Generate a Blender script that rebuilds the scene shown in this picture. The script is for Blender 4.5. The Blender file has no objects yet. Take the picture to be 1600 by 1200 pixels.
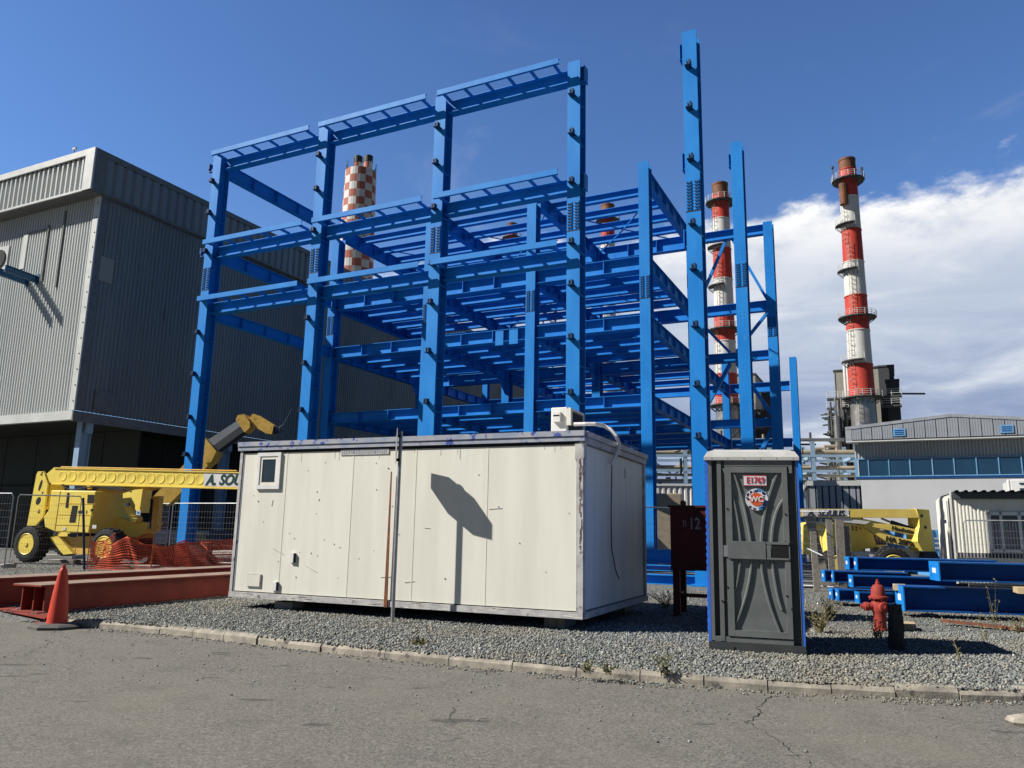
import bpy, math, random
import numpy as np
from mathutils import Vector, Matrix
random.seed(7); rng = np.random.default_rng(7)
R = math.radians
scn = bpy.context.scene
col = scn.collection

# ------------------------------------------------------------------ camera
FPX, CX, CY, EYE = 1215.0, 800.0, 600.0, 1.5
PITCH, ROLL = R(10.75), R(1.1)
fwd = Vector((0, math.cos(PITCH), math.sin(PITCH)))
r0 = Vector((1, 0, 0)); u0 = r0.cross(fwd)
cr = r0*math.cos(ROLL) + u0*math.sin(ROLL)
cu = -r0*math.sin(ROLL) + u0*math.cos(ROLL)
CAM = Vector((0, 0, EYE))
cam = bpy.data.cameras.new('camera'); camo = bpy.data.objects.new('camera', cam); col.objects.link(camo)
m = Matrix((cr, cu, -fwd)).transposed().to_4x4(); m.translation = CAM
camo.matrix_world = m
cam.sensor_width = 36; cam.lens = FPX*36/1600; cam.clip_end = 6000; cam.clip_start = .1
scn.camera = camo

# ------------------------------------------------------------------ light
SUN_EL, SUN_AZ = R(41), R(7)            # light travels towards (cos az, sin az)
sun = bpy.data.lights.new('sun', 'SUN'); suno = bpy.data.objects.new('sun', sun); col.objects.link(suno)
sun.energy = 5.0; sun.angle = R(.53); sun.color = (1, .955, .88)
sd = Vector((math.cos(SUN_AZ)*math.cos(SUN_EL), math.sin(SUN_AZ)*math.cos(SUN_EL), -math.sin(SUN_EL)))
suno.rotation_euler = sd.to_track_quat('-Z', 'Y').to_euler()
scn.view_settings.view_transform = 'Standard'; scn.view_settings.look = 'None'
scn.view_settings.exposure = .60; scn.view_settings.gamma = 1

class NT:
    """tiny node-tree helper"""
    def __init__(s, tree): s.t = tree; s.n = tree.nodes; s.l = tree.links
    def new(s, kind, **kw):
        n = s.n.new(kind)
        for k, v in kw.items():
            if k in n.inputs: n.inputs[k].default_value = v
            else: setattr(n, k, v)
        return n
    def put(s, sock, v):
        if isinstance(v, bpy.types.NodeSocket): s.l.new(v, sock)
        else: sock.default_value = v
    def math(s, op, a, b=0.0, clamp=False):
        n = s.n.new('ShaderNodeMath'); n.operation = op; n.use_clamp = clamp
        s.put(n.inputs[0], a); s.put(n.inputs[1], b); return n.outputs[0]
    def mix(s, f, a, b):
        n = s.n.new('ShaderNodeMix'); n.data_type = 'RGBA'
        s.put(n.inputs[0], f); s.put(n.inputs[6], a); s.put(n.inputs[7], b); return n.outputs[2]
    def ss(s, x, lo, hi):
        n = s.n.new('ShaderNodeMapRange'); n.interpolation_type = 'SMOOTHSTEP'
        s.put(n.inputs[0], x); s.put(n.inputs[1], lo); s.put(n.inputs[2], hi); return n.outputs[0]
    def noise(s, vec, scale, detail=4, rough=.55, dist=0):
        n = s.n.new('ShaderNodeTexNoise'); s.l.new(vec, n.inputs['Vector'])
        n.inputs['Scale'].default_value = scale; n.inputs['Detail'].default_value = detail
        n.inputs['Roughness'].default_value = rough; n.inputs['Distortion'].default_value = dist
        return n.outputs['Fac']
    def vmul(s, vec, xyz):
        n = s.n.new('ShaderNodeVectorMath'); n.operation = 'MULTIPLY'; s.l.new(vec, n.inputs[0]); n.inputs[1].default_value = xyz
        return n.outputs[0]
C4 = lambda c: (c[0], c[1], c[2], 1.0)

# ------------------------------------------------------------------ sky
world = bpy.data.worlds.new('World'); scn.world = world; world.use_nodes = True
w = NT(world.node_tree); w.n.clear()
sky = w.new('ShaderNodeTexSky', sky_type='NISHITA', sun_disc=False, sun_elevation=SUN_EL,
            sun_rotation=math.atan2(-math.cos(SUN_AZ), -math.sin(SUN_AZ)), altitude=50, air_density=1.0, dust_density=.2, ozone_density=1.6)
tc = w.new('ShaderNodeTexCoord'); sep = w.new('ShaderNodeSeparateXYZ'); w.l.new(tc.outputs['Generated'], sep.inputs[0])
X, Y, Z = sep.outputs
el = w.math('ARCSINE', Z); az = w.math('ARCTAN2', X, Y)
dirv = w.vmul(tc.outputs['Generated'], (1, 1, 2.0))
n1 = w.noise(dirv, 3.2, 7, .58); n2 = w.noise(dirv, 9.0, 8, .62); n3 = w.noise(w.vmul(tc.outputs['Generated'], (1, 1, 5.0)), 3.6, 7, .6, .6)
# upper edge of the cloud bank, in radians of elevation, as a function of azimuth
edge = w.math('ADD', w.math('MULTIPLY', w.ss(az, -.30, .12), .095), .300)
e2 = w.math('ADD', edge, w.math('MULTIPLY', w.math('SUBTRACT', n1, .5), .15))
e2 = w.math('ADD', e2, w.math('MULTIPLY', w.math('SUBTRACT', n2, .5), .085))
depth = w.math('SUBTRACT', e2, el)                      # >0 inside the bank
cov = w.ss(depth, -.004, .022)
cov = w.math('MULTIPLY', cov, w.math('MULTIPLY', w.ss(az, -.50, -.12), w.math('SUBTRACT', 1, w.ss(az, .80, 1.15))))
top = w.math('SUBTRACT', 1, w.ss(depth, .015, .13))     # bright cumulus tops
puff = w.math('MULTIPLY', w.math('ADD', top, w.math('MULTIPLY', w.ss(n3, .52, .72), .42)), w.ss(w.math('ADD', w.math('MULTIPLY', n2, .5), w.math('MULTIPLY', n1, .5)), .36, .58), True)
low = w.mix(w.ss(w.math('ADD', el, w.math('MULTIPLY', w.math('SUBTRACT', n3, .5), .45)), .03, .26), (2.7, 3.5, 5.6, 1), (5.4, 6.2, 7.7, 1))
low = w.mix(w.math('MULTIPLY', w.ss(n3, .45, .72), .7), low, (7.4, 7.9, 8.8, 1))
ccol = w.mix(puff, low, (11.5, 11.4, 11.2, 1))
skyc = w.mix(w.ss(el, -.05, .9), (.90, 1.24, 1.68, 1), (.82, 1.10, 1.56, 1))
sm = w.new('ShaderNodeMix', data_type='RGBA', blend_type='MULTIPLY'); sm.inputs[0].default_value = 1
w.l.new(sky.outputs[0], sm.inputs[6]); w.l.new(skyc, sm.inputs[7])
wisp = w.math('MULTIPLY', w.ss(w.noise(dirv, 5.0, 6, .6, .8), .56, .8), w.math('MULTIPLY', w.ss(el, .75, .35), .22))
base = w.mix(w.math('MULTIPLY', wisp, w.ss(az, -.45, .1)), sm.outputs[2], (7, 7.4, 8.4, 1))
# sky dimmed overhead and beyond the view, shaped to cut its fill light
away = w.math('MULTIPLY', w.ss(el, .60, .95), .74)
behind = w.math('MULTIPLY', w.ss(w.math('ABSOLUTE', az), .72, 1.3), .72)
dk = w.math('SUBTRACT', 1, w.math('MAXIMUM', away, behind))
dkc = w.n.new('ShaderNodeCombineXYZ'); [w.l.new(dk, dkc.inputs[i]) for i in range(3)]
dm = w.new('ShaderNodeMix', data_type='RGBA', blend_type='MULTIPLY'); dm.inputs[0].default_value = 1
w.l.new(base, dm.inputs[6]); w.l.new(dkc.outputs[0], dm.inputs[7]); base = dm.outputs[2]
bg = w.new('ShaderNodeBackground', Strength=.062)
w.l.new(w.mix(cov, base, ccol), bg.inputs[0])
wo = w.new('ShaderNodeOutputWorld'); w.l.new(bg.outputs[0], wo.inputs[0])

# ------------------------------------------------------------------ pixel -> place helpers (positions measured on the photograph)
def ray(px, py): return fwd*FPX + cr*(px-CX) - cu*(py-CY)
def G(px, py, z):
    d = ray(px, py); return CAM + d*((z-EYE)/d.z)
def AY(px, py, Yd):
    d = ray(px, py); return CAM + d*(Yd/d.y)
class Frame:
    """right-handed ground frame: x along (cos,-sin), y away from the viewer"""
    def __init__(s, o, yaw):
        s.o = Vector((o[0], o[1], 0)); s.yaw = yaw
        a = R(yaw); s.x = Vector((math.cos(a), -math.sin(a), 0)); s.y = Vector((math.sin(a), math.cos(a), 0))
    def W(s, x, y, z=0): return s.o + s.x*x + s.y*y + Vector((0, 0, z))
    def f(s, px, py, y0=0):
        d = ray(px, py); t = (s.W(0, y0)-CAM).dot(s.y)/d.dot(s.y); P = CAM + d*t
        return ((P-s.o).dot(s.x), P.z)
    def s_(s, px, py, x0=0):
        d = ray(px, py); t = (s.W(x0, 0)-CAM).dot(s.x)/d.dot(s.x); P = CAM + d*t
        return ((P-s.o).dot(s.y), P.z)
    def poly(s, pts, y0=0): return [s.f(a, b, y0) for a, b in pts]

# ------------------------------------------------------------------ materials
MATS = {}
def mat(name, c, rough=.6, metal=0, c2=None, var=.25, scale=3, bump=0, bscale=40, stretch=(1, 1, 1), spots=None, spotf=.62, spotscale=8, spec=.3, coat=0):
    """painted / raw surface: base colour, a second tone by noise, optional spots (rust, flakes) and fine bump"""
    mt = bpy.data.materials.new(name); mt.use_nodes = True; t = NT(mt.node_tree)
    b = t.n['Principled BSDF']; tc = t.new('ShaderNodeTexCoord'); v = t.vmul(tc.outputs['Object'], stretch)
    c2 = c2 or tuple(x*(1-var) for x in c)
    f = t.ss(t.noise(v, scale, 6, .6), .32, .68)
    cc = t.mix(f, C4(c), C4(c2))
    if spots:
        s1 = t.ss(t.noise(v, spotscale, 6, .65), spotf, spotf+.05)
        cc = t.mix(s1, cc, C4(spots))
    t.put(b.inputs['Base Color'], cc)
    rr = t.math('ADD', t.math('MULTIPLY', t.noise(v, scale*3, 3), .2), rough-.1)
    t.put(b.inputs['Roughness'], rr); b.inputs['Metallic'].default_value = metal
    b.inputs['Specular IOR Level'].default_value = spec
    if bump:
        bn = t.new('ShaderNodeBump', Strength=bump, Distance=.01)
        t.put(bn.inputs['Height'], t.noise(tc.outputs['Object'], bscale, 4)); t.l.new(bn.outputs[0], b.inputs['Normal'])
    MATS[name] = mt; return mt
BLUE = mat('blue_steel_paint', (.005, .170, .53), .52, 0, (.014, .212, .60), scale=1.3, stretch=(1, 1, .35), spots=(.07, .27, .62), spotf=.66, spotscale=5.5, spec=.18)
BLUED = mat('shade_dark_blue_steel', (.003, .060, .23), .5, 0, (.006, .075, .27), scale=2, spec=.18)  # navy copy of the steel blue; the pile's shade is in the colour
BRKT = mat('faded_blue_bracket', (.03, .12, .24), .55)
BLUEK = mat('dark_blue_bracket', (.004, .03, .09), .6)
BOLT = mat('bolt_heads', (.02, .035, .07), .5)
CREAM = mat('cream_sandwich_panel', (.70, .685, .60), .55, 0, (.63, .61, .53), scale=1.6, stretch=(2.2, 2.2, .22), bump=.08, bscale=14, spots=(.50, .47, .39), spotf=.76, spotscale=4)
CRATEW = mat('chipped_grey_white_trim', (.50, .49, .47), .6, 0, (.34, .33, .33), scale=5, spots=(.15, .12, .12), spotf=.60, spotscale=9)
TRIMB = mat('weathered_blue_grey_trim', (.23, .27, .36), .6, 0, (.36, .36, .38), scale=5, spots=(.035, .07, .30), spotf=.58, spotscale=7)
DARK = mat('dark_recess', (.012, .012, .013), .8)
GLASS = mat('dark_window_glass', (.02, .03, .04), .08, 0, spec=.8)
GLASSB = mat('blue_window_glass', (.010, .035, .075), .06, 0, (.014, .05, .10), scale=.3, spec=.9)
WHITE = mat('white_plastic', (.72, .71, .68), .45, 0, (.64, .63, .60), scale=3)
WHITEP = mat('white_paint', (.70, .70, .68), .5, 0, (.60, .59, .57), scale=2)
ROOFW = mat('dusty_white_plastic_roof', (.50, .50, .48), .6, 0, (.40, .40, .385), scale=4)
STEELG = mat('galvanised_steel', (.36, .37, .38), .42, .6, (.26, .27, .28), scale=6)
GREYPL = mat('grey_plastic', (.150, .163, .157), .5, 0, (.120, .132, .127), scale=4, bump=.05, bscale=90)
DGREYPL = mat('dark_grey_plastic', (.055, .062, .062), .55)
BLUEPL = mat('blue_plastic', (.05, .17, .66), .45)
REDPAINT = mat('dark_red_tank_paint', (.095, .009, .008), .6, 0, (.050, .005, .005), scale=3, spots=(.04, .012, .008), spotf=.68)
PRIMER = mat('red_primer_steel', (.26, .045, .030), .62, 0, (.19, .034, .024), scale=3, bump=.1, bscale=30)
DUSTY = mat('dusty_rust_flange_top', (.30, .215, .165), .8, 0, (.22, .155, .12), scale=2.5, bump=.15, bscale=30)
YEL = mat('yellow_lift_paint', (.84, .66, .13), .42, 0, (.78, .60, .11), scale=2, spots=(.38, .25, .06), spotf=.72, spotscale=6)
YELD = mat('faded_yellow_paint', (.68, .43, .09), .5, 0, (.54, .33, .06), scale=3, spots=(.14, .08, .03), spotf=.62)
YELR = mat('pale_yellow_lift_paint', (.82, .62, .16), .45, 0, (.74, .54, .12), scale=2)
RUBBER = mat('tyre_rubber', (.022, .022, .024), .8, bump=.3, bscale=30)
ORANGE = mat('orange_cone_plastic', (.58, .060, .030), .5, 0, (.48, .05, .03), scale=5, spots=(.50, .22, .16), spotf=.68)
NET = mat('orange_barrier_net', (.62, .10, .04), .55, 0, (.50, .08, .035), scale=4)
CONC = mat('concrete', (.42, .40, .36), .85, 0, (.30, .285, .26), scale=4, bump=.3, bscale=25)
KERB = mat('kerb_concrete', (.36, .325, .265), .9, 0, (.21, .19, .16), scale=5, bump=.6, bscale=22, spots=(.11, .10, .09), spotf=.60, spotscale=6)
RUST = mat('rusty_steel', (.22, .075, .03), .8, 0, (.12, .05, .03), scale=9, bump=.3)
WOOD = mat('grey_weathered_timber', (.27, .245, .205), .85, 0, (.17, .155, .13), scale=5, stretch=(6, 6, .6), bump=.3)
WOODP = mat('pale_timber', (.50, .38, .22), .8, 0, (.40, .30, .18), scale=5)
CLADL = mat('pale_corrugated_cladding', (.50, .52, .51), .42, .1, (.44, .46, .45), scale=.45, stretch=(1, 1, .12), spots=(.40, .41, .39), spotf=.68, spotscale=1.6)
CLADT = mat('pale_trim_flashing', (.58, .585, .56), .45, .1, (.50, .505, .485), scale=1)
CLADS = mat('shade_dark_side_cladding', (.215, .230, .228), .42, .1, (.165, .180, .180), scale=.35, stretch=(1, 1, .15), spots=(.10, .105, .10), spotf=.66, spotscale=1.6)  # darker copy of the front cladding, side shade put into the colour
CLADST = mat('side_trim_flashing', (.165, .17, .16), .45, .1)  # front flashing again, darkened for the shaded side of the hall
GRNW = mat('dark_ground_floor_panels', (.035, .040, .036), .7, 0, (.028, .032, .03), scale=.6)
GABC = mat('gable_hall_cladding', (.36, .385, .42), .4, .25, (.31, .335, .37), scale=.8)
GABR = mat('gable_hall_roof_trim', (.40, .42, .45), .4, .2)
GABW = mat('gable_hall_plaster', (.47, .48, .50), .8, 0, (.43, .44, .46), scale=.35)
GABU = mat('light_blue_window_frame', (.16, .36, .60), .5)
CRED = mat('chimney_red', (.52, .055, .035), .55, 0, (.40, .045, .03), scale=.15)
CWHT = mat('chimney_white', (.62, .61, .57), .55, 0, (.52, .51, .48), scale=.15)
CRUS = mat('chimney_rusty_cap', (.20, .085, .04), .7, 0, (.12, .05, .03), scale=.4)
CSIL = mat('chimney_bare_metal', (.40, .39, .37), .35, .7, (.30, .29, .28), scale=.3)
CPNK = mat('faded_brick_red', (.42, .13, .09), .7, 0, (.34, .11, .08), scale=.1)
FGREY = mat('far_steelwork', (.10, .105, .105), .6, .2, (.07, .075, .075), scale=.5)
FBEI = mat('far_beige_cladding', (.28, .27, .235), .6, 0, (.23, .22, .195), scale=.2)
FDARK = mat('far_dark_cladding', (.05, .055, .06), .6, 0, (.038, .042, .048), scale=.2)
PIPE = mat('insulated_pipe_jacket', (.50, .42, .30), .45, .3, (.40, .33, .24), scale=2)
HYDR = mat('hydrant_red', (.33, .045, .032), .7, 0, (.24, .035, .026), scale=6, spots=(.12, .03, .02), spotf=.66, spotscale=14)
CHIP = mat('dull_chip', (.24, .22, .21), .7)
SCRP = mat('bare_scraped_metal', (.16, .14, .135), .7)
GRIME = mat('grime_run', (.50, .47, .39), .7)
FADEW = mat('faded_white_stencil', (.26, .25, .25), .7)
RUBG = mat('dusty_grey_rubber', (.11, .105, .10), .85, bump=.2)
SOOT = mat('stained_old_concrete', (.045, .045, .045), .9, 0, (.025, .025, .025), scale=10, bump=.5, spots=(.16, .14, .12), spotf=.66, spotscale=16)
DRY = mat('dry_weed', (.21, .17, .09), .8, 0, (.13, .13, .05), scale=12)
GREENW = mat('green_weed', (.10, .115, .055), .8, 0, (.17, .15, .08), scale=12)
STK_R = mat('sticker_red', (.55, .03, .05), .5); STK_W = mat('sticker_white', (.75, .75, .78), .4)
STK_O = mat('sticker_orange', (.72, .12, .05), .4); STK_B = mat('sticker_blue', (.02, .25, .62), .4); STK_N = mat('sticker_navy', (.01, .02, .10), .4)
GREENT = mat('dark_green_lettering', (.010, .06, .045), .5); BLACKT = mat('black_lettering', (.012, .012, .012), .5)
PURPLE = mat('purple_stripe', (.05, .02, .07), .5); BLUEC = mat('blue_shipping_container', (.10, .30, .58), .5, 0, (.08, .25, .5), scale=2)
ROOFD = mat('dark_ribbed_roof', (.07, .075, .085), .6); CURT = mat('grey_curtain', (.32, .32, .33), .8)
PALEB = mat('pale_blue_steel', (.28, .40, .52), .5, 0, (.24, .35, .46), scale=1)
STOP = mat('bare_aluminium_sign', (.38, .38, .38), .4, .6)

# ------------------------------------------------------------------ mesh builder
class MB:
    def __init__(s): s.v = []; s.f = []; s.m = []; s.mats = []
    def mi(s, mt):
        if mt not in s.mats: s.mats.append(mt)
        return s.mats.index(mt)
    def add(s, vs, fs, mt):
        o = len(s.v); s.v.extend([tuple(p) for p in vs]); k = s.mi(mt)
        for f in fs: s.f.append(tuple(i+o for i in f)); s.m.append(k)
        return s
    def ob(s, c, a, b, d, mt):
        """oriented box: centre and three half vectors"""
        c, a, b, d = map(Vector, (c, a, b, d)); vs = []
        if a.cross(b).dot(d) < 0: a = -a
        for i in (-1, 1):
            for j in (-1, 1):
                for k in (-1, 1): vs.append(c+a*i+b*j+d*k)
        return s.add(vs, [(0, 1, 3, 2), (4, 6, 7, 5), (0, 4, 5, 1), (2, 3, 7, 6), (0, 2, 6, 4), (1, 5, 7, 3)], mt)
    def box(s, x0, x1, y0, y1, z0, z1, mt):
        return s.ob(((x0+x1)/2, (y0+y1)/2, (z0+z1)/2), (abs(x1-x0)/2, 0, 0), (0, abs(y1-y0)/2, 0), (0, 0, abs(z1-z0)/2), mt)
    def bar(s, p0, p1, a, b, mt, up=(0, 0, 1)):
        """rectangular bar from p0 to p1, a wide, b high along up"""
        p0, p1, up = Vector(p0), Vector(p1), Vector(up); d = p1-p0
        if abs(d.normalized().dot(up.normalized())) > .98: up = Vector((0, 1, 0)) if abs(d.normalized().y) < .9 else Vector((1, 0, 0))
        wv = d.cross(up).normalized(); uv = wv.cross(d).normalized()
        return s.ob((p0+p1)/2, d/2, wv*a/2, uv*b/2, mt)
    def ib(s, p0, p1, h, b, tf, tw, mt, up=(0, 0, 1)):
        """I section"""
        p0, p1, up = Vector(p0), Vector(p1), Vector(up); d = p1-p0
        wv = d.cross(up).normalized(); uv = wv.cross(d).normalized(); c = (p0+p1)/2
        s.ob(c+uv*(h/2-tf/2), d/2, wv*b/2, uv*tf/2, mt); s.ob(c-uv*(h/2-tf/2), d/2, wv*b/2, uv*tf/2, mt)
        return s.ob(c, d/2, wv*tw/2, uv*(h/2-tf), mt)
    def cyl(s, p0, p1, r0, mt, r1=None, n=12, caps=True):
        p0, p1 = Vector(p0), Vector(p1); r1 = r0 if r1 is None else r1; d = (p1-p0).normalized()
        a = d.orthogonal().normalized(); b = d.cross(a); vs = []
        for p, r in ((p0, r0), (p1, r1)):
            for i in range(n):
                t = 2*math.pi*i/n; vs.append(p+(a*math.cos(t)+b*math.sin(t))*r)
        fs = [(i, (i+1) % n, n+(i+1) % n, n+i) for i in range(n)]
        if caps: fs += [tuple(range(n))[::-1], tuple(range(n, 2*n))]
        return s.add(vs, fs, mt)
    def tube(s, pts, r, mt, n=8):
        for a, b in zip(pts, pts[1:]): s.cyl(a, b, r, mt, n=n)
        return s
    def lathe(s, prof, mt, n=24, c=(0, 0, 0), axis='Z', mfun=None):
        """prof = [(r, h)]"""
        vs = []
        for r, h in prof:
            for i in range(n):
                t = 2*math.pi*i/n; x, y = r*math.cos(t), r*math.sin(t)
                p = (x, y, h) if axis == 'Z' else (x, h, y) if axis == 'Y' else (h, x, y)
                vs.append((p[0]+c[0], p[1]+c[1], p[2]+c[2]))
        o = len(s.v); s.v.extend(vs)
        for j in range(len(prof)-1):
            for i in range(n):
                k = (i+1) % n; f = (o+j*n+i, o+j*n+k, o+(j+1)*n+k, o+(j+1)*n+i)
                s.f.append(f if axis != 'Y' else f[::-1]); s.m.append(s.mi(mfun(j, i) if mfun else mt))
        for j, fl in ((0, True), (len(prof)-1, False)):
            if prof[j][0] > 1e-4:
                f = tuple(o+j*n+i for i in range(n)); s.f.append(f[::-1] if fl == (axis != 'Y') else f); s.m.append(s.mi(mfun(min(j, len(prof)-2), 0) if mfun else mt))
        return s
    def prism(s, pts, y0, y1, mt, capmt=None):
        """xz outline extruded along y"""
        n = len(pts); ar = sum(pts[i][0]*pts[(i+1) % n][1]-pts[(i+1) % n][0]*pts[i][1] for i in range(n))
        if ar < 0: pts = pts[::-1]
        vs = [(x, y0, z) for x, z in pts]+[(x, y1, z) for x, z in pts]
        s.add(vs, [tuple(range(n)), tuple(range(2*n-1, n-1, -1))], capmt or mt)
        o = len(s.v)-2*n; k = s.mi(mt)
        for i in range(n): s.f.append((o+i, o+n+i, o+n+(i+1) % n, o+(i+1) % n)); s.m.append(k)
        return s
    def build(s, name, parent=None, smooth=False, bev=0):
        me = bpy.data.meshes.new(name); me.from_pydata(s.v, [], s.f)
        for mt in s.mats: me.materials.append(mt)
        me.polygons.foreach_set('material_index', s.m)
        me.update()
        if smooth: me.shade_smooth() if hasattr(me, 'shade_smooth') else None
        o = bpy.data.objects.new(name, me); col.objects.link(o); o.parent = parent
        if smooth:
            try: me.set_sharp_from_angle(angle=R(35))
            except Exception: pass
        if bev:
            b = o.modifiers.new('bevel', 'BEVEL'); b.width = bev; b.segments = 2; b.limit_method = 'ANGLE'
        return o
def tag(o, label=None, cat=None, group=None, kind=None):
    for k, v in (('label', label), ('category', cat), ('group', group), ('kind', kind)):
        if v: o[k] = v
    return o
def thing(name, label, cat, F=None, loc=(0, 0, 0), rz=0, group=None):
    o = bpy.data.objects.new(name, None); col.objects.link(o); o.empty_display_size = .2
    if F: loc = (F.o.x, F.o.y, loc[2]); rz = -R(F.yaw)
    o.location = loc; o.rotation_euler = (0, 0, rz)
    return tag(o, label, cat, group)
def copy_tree(o, parent=None):
    c = o.copy(); col.objects.link(c); c.parent = parent
    for ch in [k for k in bpy.data.objects if k.parent == o]: copy_tree(ch, c)
    return c
def lettering(txt, size, mt, parent, loc, rot=(math.pi/2, 0, 0), name='lettering', shear=0, sx=1, bold=.0, align='CENTER'):
    cu_ = bpy.data.curves.new('t', 'FONT'); cu_.body = txt; cu_.size = size; cu_.extrude = .004; cu_.shear = shear; cu_.offset = bold
    cu_.align_x = align; cu_.align_y = 'CENTER'; cu_.resolution_u = 4
    to = bpy.data.objects.new('t', cu_); col.objects.link(to)
    me = bpy.data.meshes.new_from_object(to.evaluated_get(bpy.context.evaluated_depsgraph_get()))
    bpy.data.objects.remove(to); me.materials.clear(); me.materials.append(mt)
    o = bpy.data.objects.new(name, me); col.objects.link(o); o.parent = parent
    o.location = loc; o.rotation_euler = rot; o.scale = (sx, 1, 1)
    return o
def corr(mb, x0, x1, z0, z1, y, pitch, dep, mt, axis='x', top=None, duty=.5):
    """trapezoid corrugated sheet; y is the outer face; axis 'x' faces -y, axis 'y' faces +x"""
    n = max(1, int(round((x1-x0)/pitch))); p = (x1-x0)/n; prof = []
    for i in range(n):
        a = x0+i*p; prof += [(a, 0), (a+p*duty*.7, 0), (a+p*duty, dep), (a+p*.85, dep)]
    prof.append((x1, 0)); vs = []
    for a, d in prof:
        zt = top(a) if top else z1
        for z in (z0, zt): vs.append((a, y+d, z) if axis == 'x' else (y-d, a, z))
    fs = [(2*i, 2*i+2, 2*i+3, 2*i+1) for i in range(len(prof)-1)]
    mb.add(vs, fs, mt); return mb

PL = Frame((-12.0, 29.04), 26.3)
ZG, ZR = .2, .105
US = [0, 5.37, 10.45, 15.35, 18.99]; VS = [0, 7.5, 15.4, 23.1]

# ================================================================== GROUND
def node_ground(name, kind):
    mt = bpy.data.materials.new(name); mt.use_nodes = True; t = NT(mt.node_tree); b = t.n['Principled BSDF']
    tc = t.new('ShaderNodeTexCoord'); v = tc.outputs['Object']
    if kind == 'asphalt':
        g = t.noise(v, 55, 7, .88); g2 = t.noise(v, 300, 2, .6); big = t.noise(v, .55, 5, .6); tone = t.noise(v, 2.6, 5, .6)
        c = t.mix(t.ss(g, .40, .60), (.058, .055, .049, 1), (.235, .220, .195, 1))
        g4 = t.noise(v, 26, 4, .8); c = t.mix(t.math('MULTIPLY', t.ss(g4, .56, .66), .55), c, (.33, .315, .285, 1)); c = t.mix(t.math('MULTIPLY', t.ss(g4, .44, .36), .55), c, (.040, .038, .035, 1))
        c = t.mix(t.math('MULTIPLY', t.ss(big, .35, .7), .40), c, (.195, .176, .142, 1))
        c = t.mix(t.math('MULTIPLY', t.ss(tone, .45, .75), .30), c, (.070, .067, .064, 1))
        stv = t.vmul(v, (1.0, 3.0, 1)); st = t.ss(t.noise(stv, 1.7, 4, .55), .655, .69)
        c = t.mix(t.math('MULTIPLY', st, .62), c, (.045, .043, .041, 1))
        c = t.mix(t.math('MULTIPLY', t.ss(g2, .62, .72), .6), c, (.28, .27, .25, 1))
        vor = t.new('ShaderNodeTexVoronoi', feature='DISTANCE_TO_EDGE'); vor.inputs['Scale'].default_value = .33
        dn = t.new('ShaderNodeTexNoise'); t.l.new(v, dn.inputs[0]); dn.inputs['Scale'].default_value = 3.2; dn.inputs['Detail'].default_value = 8
        vm = t.new('ShaderNodeVectorMath', operation='MULTIPLY_ADD'); t.l.new(dn.outputs['Color'], vm.inputs[0]); vm.inputs[1].default_value = (.55, .55, 0); t.l.new(v, vm.inputs[2])
        t.l.new(vm.outputs[0], vor.inputs['Vector'])
        crk = t.math('MULTIPLY', t.math('SUBTRACT', 1, t.ss(vor.outputs['Distance'], .0012, .0045)), t.ss(t.noise(v, .28, 2), .54, .60))
        c = t.mix(t.math('MULTIPLY', crk, .8), c, (.025, .024, .023, 1))
        h = t.math('ADD', g, t.math('MULTIPLY', g2, .6)); bs = .5; bd = .006; b.inputs['Roughness'].default_value = .92
    else:
        vo = t.new('ShaderNodeTexVoronoi'); vo.inputs['Scale'].default_value = 24; t.l.new(v, vo.inputs['Vector'])
        big = t.noise(v, .35, 5, .6); fine = t.noise(v, 60, 3)
        sr = t.new('ShaderNodeSeparateColor'); t.l.new(vo.outputs['Color'], sr.inputs[0])
        c = t.mix(sr.outputs[0], (.065, .070, .070, 1), (.20, .205, .195, 1))
        c = t.mix(t.math('MULTIPLY', t.ss(big, .48, .7), .55), c, (.21, .175, .125, 1))
        c = t.mix(t.math('MULTIPLY', t.ss(fine, .5, .7), .3), c, (.07, .065, .06, 1))
        h = t.math('SUBTRACT', 1, vo.outputs['Distance']); bs = .9; bd = .02; b.inputs['Roughness'].default_value = .9
    t.put(b.inputs['Base Color'], c); b.inputs['Specular IOR Level'].default_value = .25
    bn = t.new('ShaderNodeBump', Strength=bs, Distance=bd); t.put(bn.inputs['Height'], h); t.l.new(bn.outputs[0], b.inputs['Normal'])
    return mt
ASPH = node_ground('asphalt', 'asphalt'); GRAV = node_ground('gravel', 'gravel')
mb = MB(); mb.add([(-300, -80, ZR), (300, -80, ZR), (300, 60, ZR), (-300, 60, ZR)], [(0, 1, 2, 3)], ASPH)
tag(mb.build('road'), kind='structure')
KL = [G(x, y, ZR) for x, y in ((104, 979), (200, 986), (300, 996), (400, 1008), (500, 1019), (600, 1030), (700, 1040), (800, 1049), (900, 1058), (1000, 1066), (1100, 1074), (1200, 1081), (1300, 1087), (1400, 1092), (1500, 1096), (1600, 1098))]
KL.append(KL[-1]+(KL[-1]-KL[-2])*12)
EL = [Vector((-300, 60, 0)), Vector((-60, 24, 0)), Vector((-22, 15.5, 0)), Vector((-11, 12.9, 0)), Vector((-7.6, 11.95, 0))]
edge_pts = EL + KL + [Vector((300, KL[-1].y+30, 0))]
mb = MB(); vs = []; off = .10
for i, p in enumerate(edge_pts):
    vs += [(p.x, p.y+(off if i >= 5 else -.25), ZR-.05 if i < 5 else ZR-.05), (p.x, p.y+off+(0.02 if i >= 5 else .3), ZG-.005), (p.x*1.0, 45 if p.y < 45 else p.y+20, ZG), (p.x*(12 if abs(p.x) > 100 else 9), 3500, ZG)]
fs = []
for i in range(len(edge_pts)-1):
    for j in range(3): fs.append((4*i+j, 4*i+4+j, 4*i+5+j, 4*i+1+j))
mb.add(vs, fs, GRAV); tag(mb.build('ground'), kind='structure')
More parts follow.
